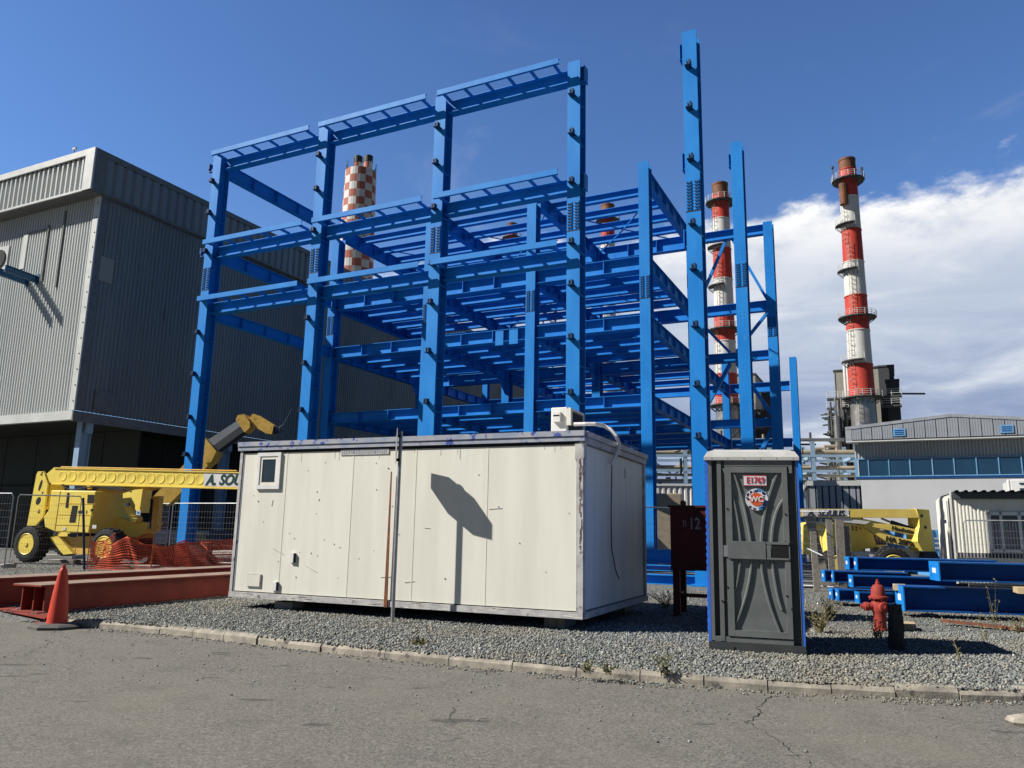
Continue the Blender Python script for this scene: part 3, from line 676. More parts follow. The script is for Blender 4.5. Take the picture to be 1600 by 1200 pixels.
# air conditioner on the roof
ac = thing('air_conditioner', 'old white air conditioner outdoor unit on the cream cabin roof', 'air conditioner')
ax0, azt = CF.f(861, 635, .9); ax1 = CF.f(886, 650, .9)[0]; AH = azt-CZ1; AWd = ax1-ax0
ac.location = CF.W(ax0, .9, CZ1-.02); ac.rotation_euler = (0, 0, -R(CF.yaw))
mb = MB(); mb.box(0, AWd, 0, .75, .03, AH, WHITE); mb.build('casing', ac, bev=.015)
mb = MB(); mb.box(.05, .17, -.06, -.002, AH*.55, AH*.85, WHITE); mb.box(.06, .16, -.064, -.0605, AH*.72, AH*.76, DARK); mb.build('terminal_cover', ac, bev=.01)
mb = MB(); mb.box(AWd+.002, AWd+.07, -.03, .05, AH*.45, AH*.95, CREAM); mb.build('bracket', ac)
mb = MB(); mb.box(AWd+.001, AWd+.006, .06, .73, .06, AH-.04, DARK)
for k in range(20): mb.box(AWd+.007, AWd+.022, .075+k*.032, .083+k*.032, .07, AH-.05, BOLT)
mb.box(AWd+.001, AWd+.03, .725, .75, .03, AH, WHITE); mb.box(AWd+.001, AWd+.03, .06, .724, AH-.03, AH, WHITE); mb.build('fin_grille', ac)
mb = MB(); mb.box(.02, .07, .0, .7, 0, .03, STEELG); mb.box(AWd-.07, AWd-.02, 0, .7, 0, .03, STEELG); mb.build('feet', ac)
cd = []
a = CF.W(CF.f(880, 664, .9)[0], .9, CZ1+.06); e0 = CF.W(CL-.35, .9, CZ1+.08)
ys, zs = CF.s_(957, 722, CL+.02)
def cside(px, py, x): q = CF.s_(px, py, x); return CF.W(x, q[0], q[1])
def cfr(px, py, y): q = CF.f(px, py, y); return CF.W(q[0], y, q[1])
pp_ = [cfr(897, 663, .9), cfr(915, 662.5, .9), cfr(930, 662.5, .95), cside(943, 665, CL-.1), cside(955, 672, CL+.02), cside(963, 682, CL+.10), cside(967, 692, CL+.12), cside(966, 703, CL+.08), cside(960, 715, CL+.04), cside(955, 724, CL+.02)]
mb = MB(); mb.tube(pp_, .030, WHITE, 10)
for p in pp_[1:-1]: mb.lathe([(0, -.030), (.021, -.021), (.030, 0), (.021, .021), (0, .030)], WHITE, n=8, c=tuple(p))
tag(mb.build('conduit', smooth=True), 'white insulated pipe arching from the roof unit over the cabin edge', 'pipe')

# ================================================================== POST WITH OCTAGONAL SIGN (seen edge-on)
pb = G(613, 974.0, ZG)
sg = thing('road_sign', 'grey steel post with an octagonal sign seen edge on, in front of the cream cabin', 'road sign', loc=(pb.x, pb.y, ZG), rz=0)
mb = MB(); mb.cyl((0, 0, 0), (0, 0, 2.72), .027, STEELG, n=16); mb.cyl((0, 0, 0), (0, 0, .015), .05, CONC, n=12); mb.build('post', sg, smooth=True)
los = Vector((pb.x, pb.y, 0)).normalized(); ang = math.atan2(los.y, los.x)+R(2.5)
dx = Vector((math.cos(ang), math.sin(ang), 0)); nz = Vector((-dx.y, dx.x, 0)); zc = 2.50; rr = .285
mb = MB(); vs = []
for s_ in (0, 1):
    for k in range(8):
        t = math.pi/8+k*math.pi/4; p = nz*(.055+.004*s_)+dx*rr*math.cos(t)+Vector((-.012*math.sin(t)*0, 0, zc+rr*math.sin(t))); vs.append(p)
mb.add(vs, [tuple(range(8)), tuple(range(15, 7, -1))]+[(k, k+8, (k+1) % 8+8, (k+1) % 8) for k in range(8)], STOP); mb.build('sign_plate', sg)
mb = MB()
for z in (zc-.2, zc+.15): mb.ob(nz*.03+Vector((0, 0, z)), dx*.05, nz*.028, Vector((0, 0, .018)), DARK)
mb.build('clamp', sg)
# rusty bar leaning beside it
a = CF.W(CF.f(603, 948, -.035)[0], -.035, ZG+.165); b_ = CF.W(CF.f(612, 737, -.035)[0], -.035, CF.f(612, 737, -.035)[1])
mb = MB(); d_ = (b_-a); xx = CF.x
vs = [a-xx*.035, a+xx*.025, b_+xx*.008, b_-xx*.008]; vs = [v-CF.y*.0 for v in vs]+[v-CF.y*.012 for v in vs]
mb.add(vs, [(0, 1, 2, 3), (7, 6, 5, 4), (0, 4, 5, 1), (1, 5, 6, 2), (2, 6, 7, 3), (3, 7, 4, 0)], RUST); tag(mb.build('rusty_bar'), 'tapering rust brown bar leaning on the cabin wall behind the sign post', 'bar')

# ================================================================== PORTABLE TOILET
TF = Frame((2.335, 9.40), 14.5)
wc = thing('portable_toilet', 'dark grey portable toilet with blue side walls, white roof and round door sticker', 'portable toilet', TF)
wc.rotation_euler = (0, R(.35), -R(14.5))
TW, TD, TZ = 1.06, 1.12, 2.48
mb = MB(); mb.box(.035, TW-.035, .06, TD, ZG+.13, TZ-.08, DGREYPL); mb.build('shell', wc)
for x0, x1 in ((0, .033), (TW-.033, TW)):
    mb = MB(); mb.box(x0, x1, -.0, TD, ZG+.07, TZ-.06, BLUEPL)
    for k in range(24): mb.box(x0-.008 if x0 == 0 else x1, x0 if x0 == 0 else x1+.008, .06, TD-.06, ZG+.2+k*.085, ZG+.235+k*.085, BLUEPL)
    mb.build('side_wall', wc)
mb = MB(); mb.box(.0, TW, -.02, .2, ZG, ZG+.10, DGREYPL); mb.box(.0, .28, -.03, TD, ZG, ZG+.06, DGREYPL); mb.box(TW-.28, TW, -.03, TD, ZG, ZG+.06, DGREYPL); mb.box(0, TW, .2, TD, ZG+.065, ZG+.12, DGREYPL); mb.build('skid_base', wc)
mb = MB()
mb.box(.037, .075, -.005, .06, ZG+.11, TZ-.09, GREYPL); mb.box(.135, .185, -.015, .06, ZG+.11, TZ-.09, GREYPL); mb.box(.19, .215, -.0, .06, ZG+.11, TZ-.09, DGREYPL)
mb.box(.935, 1.02, .03, .06, ZG+.11, TZ-.09, DGREYPL); mb.box(1.022, TW-.035, -.005, .06, ZG+.11, TZ-.09, GREYPL)
mb.box(.22, .95, -.01, .058, TZ-.16, TZ-.09, GREYPL); mb.box(.95, .99, -.01, .058, TZ-.24, TZ-.09, GREYPL); mb.box(.075, .933, -.01, .058, ZG+.102, ZG+.16, GREYPL)
mb.build('front_frame', wc, bev=.006)
mb = MB()
rx = .05
mb.add([(-.012, -.035, TZ-.09), (TW+.012, -.035, TZ-.09), (TW+.012, TD+.03, TZ-.09), (-.012, TD+.03, TZ-.09), (-.012, -.035, TZ-.05), (TW+.012, -.035, TZ-.05), (TW+.012, TD+.03, TZ-.05), (-.012, TD+.03, TZ-.05),
        (.03, .0, TZ+.015), (TW-.03, .0, TZ+.015), (TW-.03, TD-.02, TZ+.015), (.03, TD-.02, TZ+.015), (.12, .25, TZ+.065), (TW-.12, .25, TZ+.065), (TW-.12, TD-.2, TZ+.065), (.12, TD-.2, TZ+.065)],
       [(3, 2, 1, 0)]+[(a+k, a+(k+1) % 4, a+4+(k+1) % 4, a+4+k) for a in (0, 4, 8) for k in range(4)]+[(12, 13, 14, 15)], ROOFW)
for k in range(6): mb.cyl((.08+k*.185, -.038, TZ-.07), (.08+k*.185, -.034, TZ-.07), .006, DARK, n=6)
mb.build('roof', wc, bev=.012)
door = MB(); DX0, DX1, DZ0, DZ1 = .222, .93, ZG+.17, TZ-.165
door.box(DX0, DX1, .012, .056, DZ0, DZ1, GREYPL); dobj = door.build('door', wc)
# door relief
mb = MB()
mb.box(DX0, DX0+.075, -.020, .011, DZ0, DZ1, GREYPL); mb.box(DX1-.06, DX1, -.020, .011, DZ0, DZ1, GREYPL)
mb.box(DX0+.076, DX1-.061, -.020, .011, DZ0, DZ0+.07, GREYPL); mb.box(DX0+.076, DX1-.061, -.020, .011, DZ1-.07, DZ1, GREYPL)
def tx(px): return (px-1108)/144*1.02+.04
def tz(py): return ZG+.10+(1003-py)/(1003-716)*(TZ-.10-ZG-.10)
def rib(pts, w_, mtx=GREYPL, hgt=.022):
    n = 14; out = []
    for i in range(n+1):
        t = i/n; a = (1-t)**2; b2 = 2*t*(1-t); c = t*t
        out.append((a*pts[0][0]+b2*pts[1][0]+c*pts[2][0], a*pts[0][1]+b2*pts[1][1]+c*pts[2][1]))
    vs = []
    for i, (x, z) in enumerate(out):
        vs += [(x-w_/2, .0119, z), (x-w_/4, .012-hgt, z), (x+w_/4, .012-hgt, z), (x+w_/2, .0119, z)]
    mb.add(vs, [(4*i+k, 4*i+k+1, 4*i+k+5, 4*i+k+4) for i in range(n) for k in range(3)], mtx)
zmU, zmL = 846, 870
for (x0, xc, x1) in ((1146, 1166, 1173), (1132, 1152, 1157)): rib([(tx(x0), tz(728)), (tx(xc), tz(780)), (tx(x1), tz(zmU))], .034)
for (x0, xc, x1) in ((1222, 1194, 1190), (1236, 1210, 1206)): rib([(tx(x0-2), tz(732 if x0 < 1230 else 770)), (tx(xc), tz(790)), (tx(x1), tz(zmU))], .040)
for (x0, xc, x1) in ((1138, 1170, 1174), (1134, 1150, 1156)): rib([(tx(x0), tz(990 if x0 == 1138 else 940)), (tx(xc), tz(930)), (tx(x1), tz(zmL))], .032)
for (x0, xc, x1) in ((1219, 1190, 1188), (1218, 1210, 1205)): rib([(tx(x0), tz(996 if x0 == 1219 else 950)), (tx(xc), tz(930)), (tx(x1), tz(zmL))], .032)
mb.build('door_relief', dobj, smooth=False)
mb = MB(); zb0, zb1 = tz(873), tz(845)
mb.box(DX0+.02, tx(1196), -.034, -.0205, zb0, zb1, GREYPL); mb.box(tx(1196), DX1-.012, -.030, -.0205, zb1-.03, zb1, GREYPL); mb.box(tx(1196), DX1-.012, -.030, -.0205, zb0, zb0+.02, GREYPL)
mb.box(tx(1205), DX1-.02, -.024, -.0205, zb0+.021, zb1-.031, DARK); mb.box(tx(1197), tx(1204), -.028, -.0205, zb0+.021, zb1-.031, GREYPL)
mb.build('lock_bar', dobj, bev=.005)
mb = MB()
for z in (zb0+.02, ): mb.box(DX0-.03, DX0+.018, -.03, -.012, z, z+.13, STEELG)
for (px, py) in ((1130, 771), (1137, 794), (1236, 790), (1236, 800), (1134, 918), (1226, 928), (1125, 940), (1233, 948), (1229, 801), (1237, 845), (1227, 845)):
    mb.cyl((tx(px), -.026, tz(py)), (tx(px), -.019, tz(py)), .011, DARK, n=8)
mb.build('hinge_and_studs', dobj)
# number plate and sticker
sx0, sx1, sz0, sz1 = tx(1165), tx(1201), tz(756), tz(739)
st = MB(); st.box(sx0, sx1, -.0135, -.011, sz0, sz1, STK_W); st.box(sx0, sx1, -.0150, -.0136, sz1-.007, sz1, STK_R); st.box(sx0, sx1, -.0150, -.0136, sz0, sz0+.007, STK_R)
st.box(sx0-.012, sx1+.002, -.0108, .0118, sz0-.004, sz1+.002, GREYPL); st = st.build('number_sticker', dobj)
lettering('E1769', .105, STK_R, st, ((sx0+sx1)/2+.004, -.0155, (sz0+sz1)/2), sx=.80, bold=.001)
lx, lz = tx(1184.5), tz(778); rr = .128
st = MB(); st.lathe([(rr, -.0130), (rr, .0118), (0, .0118)], STK_W, n=40, c=(lx, 0, lz), axis='Y')
st.lathe([(rr*.60, -.0170), (rr*.60, -.0131)], STK_O, n=32, c=(lx, 0, lz), axis='Y')
rs = random.Random(3)
for a0, a1, mt_, ri, ro in ((62, 88, STK_B, .72, .98), (30, 55, STK_B, .80, .97), (-48, -5, STK_N, .68, .98), (-80, -50, STK_B, .72, .97), (95, 102, STK_N, .78, .9)):
    n = 6; vs = []
    for k in range(n+1):
        t = R(a0+(a1-a0)*k/n); vs += [(lx+rr*ri*math.cos(t)*(1+.05*math.sin(k*2.1)), -.0145, lz+rr*ri*math.sin(t)), (lx+rr*ro*math.cos(t), -.0145, lz+rr*ro*math.sin(t))]
    st.add(vs, [(2*k, 2*k+1, 2*k+3, 2*k+2) for k in range(n)], mt_)
for k in range(26):
    t = rs.uniform(0, 6.28); rd = rr*rs.uniform(.70, .93); q = rs.choice((.006, .009, .014)); st.cyl((lx+rd*math.cos(t), -.0160, lz+rd*math.sin(t)), (lx+rd*math.cos(t), -.0131, lz+rd*math.sin(t)), q, STK_N, n=8)
st = st.build('round_sticker', dobj); lettering('WC', .088, STK_W, st, (lx, -.0185, lz), bold=.002)

# ================================================================== RED TANK ON LEGS
KF = Frame((2.69, 13.2), 20)
tk = thing('fuel_tank', 'dark red steel box tank on legs, half hidden behind the portable toilet', 'tank', KF)
x0, zt = KF.f(1047, 797); zt = 1.95; zb_ = .93
mb = MB(); mb.box(0, 1.5, 0, .9, zb_, zt, REDPAINT); mb.build('tank_body', tk)
mb = MB(); mb.box(-.03, 1.53, -.03, .93, zt+.001, zt+.035, REDPAINT); mb.build('lid', tk); mb = MB(); mb.box(.0, 1.5, -.02, -.001, zb_, zb_+.05, REDPAINT); mb.build('bottom_rim', tk)
for x in (.08, 1.42):
    for y in (.06, .82): mb = MB(); mb.box(x-.055, x+.055, y-.05, y+.05, ZG, zb_-.001, REDPAINT); mb.box(x-.09, x+.09, y-.08, y+.08, ZG, ZG+.015, REDPAINT); mb.build('leg', tk)
mb = MB()
for x in (.08, 1.42): mb.box(x-.03, x+.03, .112, .768, .50, .56, REDPAINT)
mb.box(.137, 1.36, .03, .08, .50, .56, REDPAINT); mb.build('stretcher', tk)
mb = MB(); mb.lathe([(.0, 0), (.05, 0), (.05, .07), (.03, .09), (0, .1)], RUST, n=12, c=(.18, .3, zt+.035)); mb.build('filler_cap', tk)
lettering('II', .16, FADEW, tk, (.235, -.004, 1.68), sx=.8); lettering('12', .26, FADEW, tk, (.40, -.004, 1.68), bold=.006, sx=.75)

# ================================================================== TRAFFIC CONE
cb = G(88, 981, ZR)
cn = thing('traffic_cone', 'faded orange traffic cone on a dark base at the left end of the kerb', 'traffic cone', loc=(cb.x, cb.y, ZR), rz=R(-12)); cn.scale = (.80, .80, .97)
mb = MB(); mb.lathe([(.42, 0), (.42, .035), (.35, .06), (.19, .07), (.12, .07)], RUBG, n=8); mb.build('base', cn)
mb = MB(); mb.lathe([(.165, .068), (.160, .10), (.135, .36), (.108, .56), (.086, .70), (.070, .765), (.064, .79), (.036, .815), (.028, .86), (.008, .87)], ORANGE, n=24)
for v_i, p in enumerate(mb.v):
    if p[2] > .5: mb.v[v_i] = (p[0]*(1-.2*(p[2]-.5)/.37)+.012*(p[2]-.5), p[1], p[2])
mb.build('cone_body', cn, smooth=True)
# ================================================================== FIRE HYDRANT + STUMP
hb = G(1376, 986, ZG)
hy = thing('fire_hydrant', 'red cast iron fire hydrant standing in gravel before the blue beam pile', 'fire hydrant', loc=(hb.x, hb.y, ZG), rz=R(-8)); hy.scale = (.80, .80, .80)
mb = MB(); mb.lathe([(.13, 0), (.13, .04), (.105, .05), (.105, .30), (.115, .33), (.125, .36), (.125, .50), (.105, .54), (.10, .56)], HYDR, n=20); mb.build('barrel', hy, smooth=True)
mb = MB(); mb.lathe([(.10, .555), (.165, .565), (.165, .60), (.125, .615), (.118, .70), (.105, .76), (.075, .80), (.04, .815), (.04, .85), (.022, .86), (.022, .90), (0, .90)], HYDR, n=20)
for k in range(8): t = k*math.pi/4; mb.cyl((.145*math.cos(t), .145*math.sin(t), .54), (.145*math.cos(t), .145*math.sin(t), .565), .014, HYDR, n=6)
mb.build('bonnet', hy, smooth=True)
mb = MB(); mb.lathe([(.065, 0), (.065, .12), (.078, .13), (.078, .19), (.05, .20), (.05, .22), (.022, .225), (.022, .26), (0, .26)], HYDR, n=16)
o = mb.build('side_outlet', hy, smooth=True); o.location = (-.06, 0, .42); o.rotation_euler = (0, R(-90), 0)
mb = MB(); mb.lathe([(.085, 0), (.085, .08), (.10, .09), (.10, .14), (.07, .15), (.03, .155), (.03, .18), (0, .18)], HYDR, n=18)
o = mb.build('front_outlet', hy, smooth=True); o.location = (.015, -.05, .42); o.rotation_euler = (R(90), 0, R(15))
mb = MB(); mb.tube([(.13, -.04, .40), (.15, -.08, .32), (.12, -.12, .27), (.08, -.14, .3)], .008, RUST, 6); mb.build('chain', hy)
sb = G(1402, 1016, ZG)
mb = MB(); vs = []
NN = 14
for j, (z, r_) in enumerate(((0, .115), (.15, .108), (.3, .11), (.44, .10), (.56, .095))):
    for k in range(NN):
        t = 2*math.pi*k/NN; q = r_*(1+.10*math.sin(3*t+j)+random.uniform(-.04, .04)); vs.append((q*math.cos(t), q*math.sin(t), z+(random.uniform(-.02, .03) if j == 4 else 0)))
mb.add(vs, [(j*NN+k, j*NN+(k+1) % NN, (j+1)*NN+(k+1) % NN, (j+1)*NN+k) for j in range(4) for k in range(NN)]+[tuple(range(4*NN, 5*NN))], SOOT)
o = mb.build('concrete_stump', smooth=False); o.scale = (.80, .80, .95); o.location = (sb.x, sb.y, ZG-.01); tag(o, 'blackened old concrete stump standing right beside the red hydrant', 'stump')

# ================================================================== RED PRIMED BEAMS (left, on the ground)
def lying(name, lab, P0, P1, h, b, mt, cat='steel beam', tf=.02, tw=.015, z0=ZG, web2=False, endp=None, grp=None, topmt=None, tagp=0):
    P0 = Vector((P0[0], P0[1], 0)); P1 = Vector((P1[0], P1[1], 0)); d = P1-P0; L = d.length
    o = thing(name, lab, cat, loc=(P0.x, P0.y, z0), rz=math.atan2(d.y, d.x), group=grp)
    mb = MB(); mb.box(0, L, -b/2, b/2, 0, tf, mt); mb.build('bottom_flange', o)
    mb = MB(); mb.box(0, L, -b/2, b/2, h-tf, h, mt)
    if topmt: mb.box(0, L, -b/2+.004, b/2-.004, h+.0005, h+.006, topmt)
    mb.build('top_flange', o)
    mb = MB()
    for y in ((-b*.28, b*.28) if web2 else (0,)): mb.box(.30 if web2 else 0, L, y-tw/2, y+tw/2, tf+.001, h-tf-.001, mt)
    mb.build('web', o)
    if web2:
        mb = MB()
        for y in (-b*.40, -b*.02, b*.40): mb.box(.12, .60, y-.011, y+.011, tf+.001, h-tf-.001, mt)
        mb.build('end_stiffener', o)
    if endp:
        mb = MB(); mb.box(-.022, -.001, -b/2-.01, b/2+.01, -.0, h, endp)
        for y in (-b*.3, b*.3):
            for z in (h*.25, h*.75): mb.cyl((-.026, y, z), (-.022, y, z), .012, DARK, n=8)
        if tagp: mb.box(-.025, -.0225, -b*.22, b*.16, h*.40, h*.66, WHITEP)
        mb.build('end_plate', o)
    return o
hR = .40
a = G(22, 963, ZG); b2 = G(357, 931.5, ZG); dd = (b2-a).normalized(); nrm = Vector((-dd.y, dd.x, 0))
a2 = a+nrm*.30-dd*.0; lying('red_primed_beam', 'nearest dark red primed steel girder, its near end behind the cone', a2+dd*.35, a2+dd*9.5, hR, .60, PRIMER, web2=True, topmt=DUSTY)
c = G(0, 955, ZG); a3 = Vector((a2.x, a2.y, 0))+nrm*1.55-dd*3.2
lying('red_primed_beam', 'second dark red primed steel girder, running out of the left edge', a3, a3+dd*13, .42, .60, PRIMER, web2=True, topmt=DUSTY)
p0, p1 = G(-60, 949, ZR), G(78, 977, ZR); 
o = lying('red_primed_channel', 'thin dark red steel section lying flat at the edge of the road, left corner', p0+Vector((0, .1, 0)), p1+Vector((0, .1, 0)), .10, .26, PRIMER, z0=ZR)

# ================================================================== BLUE BEAM PILE (right)
BF = Frame((0, 0), 24)
def pile(name, lab, px, pyb, pyt, endw, x1px, z0, tagp=1, b=.30, mt=BLUED, L=None):
    """end plate seen at px..px+endw; bottom pixel pyb at height z0"""
    P = G(px, pyb, z0); h = 0; YW = 12
    lo, hi = z0, z0+3
    fr = Frame((P.x, P.y), 12)
    h = fr.f(px, pyt)[1]-z0
    x1 = fr.f(x1px, pyb)[0] if L is None else L
    q = fr.W(0, 0)+fr.y*b/2; q1 = q+fr.x*x1
    return lying(name, lab, q, q1, h, b, mt, endp=BLUE, z0=z0, tagp=tagp, grp='blue beams in the pile right of the hydrant', tf=.022)
pl_ = [
    (1341, 891, 871, 1560, .88, 'blue beam on the top left of the pile, front one of the pair', .34),
    (1304, 910, 892, 1420, .58, 'blue beam of the second layer, second from the left', .34),
    (1312, 939, 921, 1400, .30, 'blue beam of the bottom layer, second from the left', .34),  # px, bottom, top, far px, z0, label
    (1415, 955, 916, 1700, .30, 'large blue beam at the front of the pile, lowest right, just above the gravel', .50),
    (1470, 908, 878, 1720, .82, 'large blue beam on top of the pile, upper right', .50),
    (1344, 943, 925, 1398, .30, 'short blue beam end right behind the hydrant bonnet', .34),
    (1334, 918, 899, 1500, .58, 'blue beam of the middle layer, between hydrant and top beam', .34),
    (1302, 937, 920, 1420, .30, 'blue beam of the bottom layer, leftmost', .34),
    (1290, 909, 891, 1420, .58, 'blue beam of the second layer, leftmost of the pile', .34),
    (1328, 890, 870, 1560, .88, 'blue beam on the top left of the pile, rear one', .34)]
for px, yb, yt, x1, z0, lab, b_ in pl_: pile('blue_beam', lab, px, yb, yt, 14, x1, z0, b=b_)
for px, yb, z0, lab in ((1405, 912, .74, 'pale timber chock between the blue beams left of the top beam'), (1416, 950, .52, 'pale timber chock under the middle blue beam near the hydrant'), (1597, 916, .80, 'pale timber chock under the top blue beam at the right edge')):
    P = G(px, yb, z0); P = CAM+(P-CAM)*1.02; mb = MB(); mb.box(-.1, .1, -.25, .25, 0, .09, WOODP); o = mb.build('timber_chock'); o.location = (P.x, P.y, ZG if z0 < .6 else z0-.12); o.rotation_euler = (0, 0, -R(24)); tag(o, lab, 'timber')
P = G(1590, 985, ZG)
mb = MB(); mb.box(-.9, .45, -.09, .09, 0, .03, RUST); o = mb.build('plank'); o.location = (P.x-.1, P.y, ZG+.02); o.rotation_euler = (0, R(2), -R(38)); tag(o, 'brown weathered plank on the gravel before the front blue beam', 'plank')
# blue beams behind the fence, between cabin and toilet
for i, (px, yb, yt, lab) in enumerate(((1000, 912, 897, 'lowest pale blue beam behind the fence beside the red tank'), (1003, 880, 858, 'upper blue beam behind the fence left of the red tank'), (1006, 893, 884, 'middle blue beam behind the fence left of the red tank'))):
    P = G(px, 915-i*3, ZG); P = CAM+(P-CAM)*1.05; fr = Frame((P.x, P.y), 24); zt = fr.f(px, yt)[1]; zb2 = fr.f(px, yb)[1]
    lying('stored_blue_beam', lab, fr.W(-1, i*.5), fr.W(1.9, i*.5), max(.16, zt-zb2), .3, BLUE, z0=max(ZG, zb2), grp='blue beams stored behind the fence')

# ================================================================== MESH FENCES
def fence_mesh(wd, ht, name_parent, wires=26, rows=9):
    mb = MB(); r_ = .019
    mb.tube([(0, 0, .02), (0, 0, ht-.08), (.08, 0, ht), (wd-.08, 0, ht), (wd, 0, ht-.08), (wd, 0, .02)], r_, STEELG, 8); mb.cyl((0, 0, .12), (wd, 0, .12), .014, STEELG, n=8); mb.build('panel_frame', name_parent)
    mb = MB()
    for k in range(1, wires): x = k*wd/wires; mb.bar((x, 0, .12), (x, 0, ht), .0032, .0032, STEELG)
    for k in range(rows): z = .3+k*(ht-.4)/rows; mb.bar((0, 0, z), (wd, 0, z), .0045, .0045, STEELG)
    mb.build('wire_mesh', name_parent)
    mb = MB(); mb.box(-.32, .32, -.11, .11, 0, .12, CONC); mb.build('foot_block', name_parent, bev=.02)
fp0 = thing('mesh_fence_panel', 'wire mesh fence panel at the far left edge, behind the cone', 'fence panel', group='temporary mesh fence panels')
fence_mesh(3.3, 2.08, fp0)
def fence(px0, px1, pyt0, pyt1, ht, lab, first=[fp0]):
    """top rail runs from pixel (px0,pyt0) to (px1,pyt1) on panels of height ht standing on the ground"""
    A = G(px0, pyt0, ZG+ht) if False else None
    def at(px, py):
        d = ray(px, py); t = (ZG+ht-EYE)/d.z; return CAM+d*t
    a, b2 = at(px0, pyt0), at(px1, pyt1); d = b2-a; L = d.length
    o = fp0 if first[0] else copy_tree(fp0); first[0] = None
    o['label'] = lab; o.location = (a.x, a.y, ZG); o.rotation_euler = (0, 0, math.atan2(d.y, d.x)); o.scale = (L/3.3, 1, ht/2.08)
    return o
fence(-85, 22, 770, 771, 2.1, 'wire mesh fence panel cut by the left edge of the picture')
fence(29, 128, 773, 775.5, 2.1, 'wire mesh fence panel in front of the lift rear wheel')
fence(247, 266, 787, 787, 2.05, 'narrow oblique wire mesh fence panel just left of the left blue column')
fence(271, 384, 786.5, 786.5, 2.05, 'wire mesh fence panel between blue column and cream cabin')
fence(985, 1062, 792, 794, 2.1, 'wire mesh fence panel left of the dark red tank')
fence(1062, 1130, 794, 796, 2.1, 'wire mesh fence panel mostly behind the dark red tank')
fence(1240, 1296, 799, 799, 1.95, 'wire mesh fence panel right behind the portable toilet')
fence(1282, 1328, 806, 806, 1.88, 'second wire mesh fence panel right of the toilet, before the lift body')
fence(1505, 1640, 813, 814, 1.78, 'wire mesh fence panel before the white ribbed container')
# planks leaning on the fence right of the toilet
P0 = G(1262, 925, ZG)
for i, (px0, px1, pb, pt, w_) in enumerate(((1292, 1264, 920, 806, .24), (1277, 1270, 924, 830, .16), (1302, 1295, 924, 812, .16), (1317, 1311, 922, 812, .22), (1326, 1322, 922, 822, .14))):
    a = G(px0, pb, ZG); dY = a.y+.5; b2 = AY(px1, pt, dY)
    mb = MB(); mb.bar(a, b2, w_, .03, WOOD, up=(0, 1, 0)); 
    tag(mb.build('leaning_board'), ('widest grey weathered board leaning on the fence next to the toilet', 'grey board leaning on the fence, second from the toilet', 'narrow grey board leaning beside the fence post', 'grey board leaning before the yellow lift body', 'thin grey board leaning at the left end of the beam pile')[i], 'board', 'boards leaning on the fence')
a, b2, c = AY(1262, 857, 16), AY(1285, 868, 15.6), AY(1302, 872, 15.9)
mb = MB(); mb.bar(a, b2, .05, .004, STK_W); mb.bar(b2, c, .05, .004, STK_R); tag(mb.build('barrier_tape'), 'red and white barrier tape slung across the leaning boards', 'tape')

# ================================================================== ORANGE NET
nt = thing('barrier_netting', 'crumpled orange plastic barrier netting strung low in front of the yellow lift', 'barrier netting')
def net(A, Bq, zb_, zt, amp, seed, thick=.016, rows=12, cols=60, nm='net_sheet', sag=.15):
    rs = random.Random(seed); A, Bq = Vector(A), Vector(Bq); d = Bq-A; n = Vector((-d.y, d.x, 0)).normalized(); ph = [rs.uniform(0, 6) for _ in range(6)]
    def pt(u, w_):
        off = amp*(math.sin(u*6+ph[0])+.5*math.sin(u*13+ph[1]+w_*2)+.25*math.sin(u*29+ph[2]+w_*5))
        z = zb_+(zt-zb_)*w_*(1-.10*math.sin(u*5+ph[3])-.05*math.sin(u*11+ph[4]))-sag*w_*w_*math.sin(u*6+ph[5])**2*.8
        return A+d*u+n*(off*(.4+w_))+Vector((0, 0, max(ZG+.01, z)))
    mb = MB()
    for r_ in range(rows+1):
        w_ = r_/rows; tk_ = thick*(2.4 if r_ in (0, rows//2, rows) else 1)
        for k in range(cols*2): mb.bar(pt(k/cols/2, w_), pt((k+1)/cols/2, w_), .012, tk_, NET)
    for k in range(cols+1):
        for r_ in range(rows): mb.bar(pt(k/cols, r_/rows), pt(k/cols, (r_+1)/rows), .007, .007, NET)
    mb.build(nm, nt)
n0, n1, n2 = G(135, 889, ZG), G(235, 893, ZG), G(375, 889, ZG)
net((n0.x, n0.y, 0), (n1.x, n1.y, 0), ZG, ZG+.84, .12, 1, cols=46); net((n1.x, n1.y, 0), (n2.x, n2.y, 0), ZG, ZG+.86, .16, 2, cols=60)
n3 = G(372, 877, ZG); net((n1.x, n1.y+1.2, 0), (n3.x, n3.y, 0), ZG, ZG+.80, .22, 5, cols=50, sag=.3); net((n0.x, n0.y, 0), (n0.x+.5, n0.y+3, 0), ZG, ZG+.95, .05, 6, cols=24)
for p in (n0, n1, n2): mb = MB(); mb.cyl((p.x, p.y, ZG), (p.x, p.y, ZG+1.1), .015, RUST, n=6); mb.build('stake', nt)
a, b2 = AY(130, 778, 22.6), AY(138, 838, 22.6); mb = MB(); mb.cyl((b2.x, b2.y, ZG), a, .035, BOLT, n=8); tag(mb.build('leaning_pole'), 'thin dark pole leaning in front of the yellow lift body', 'pole')
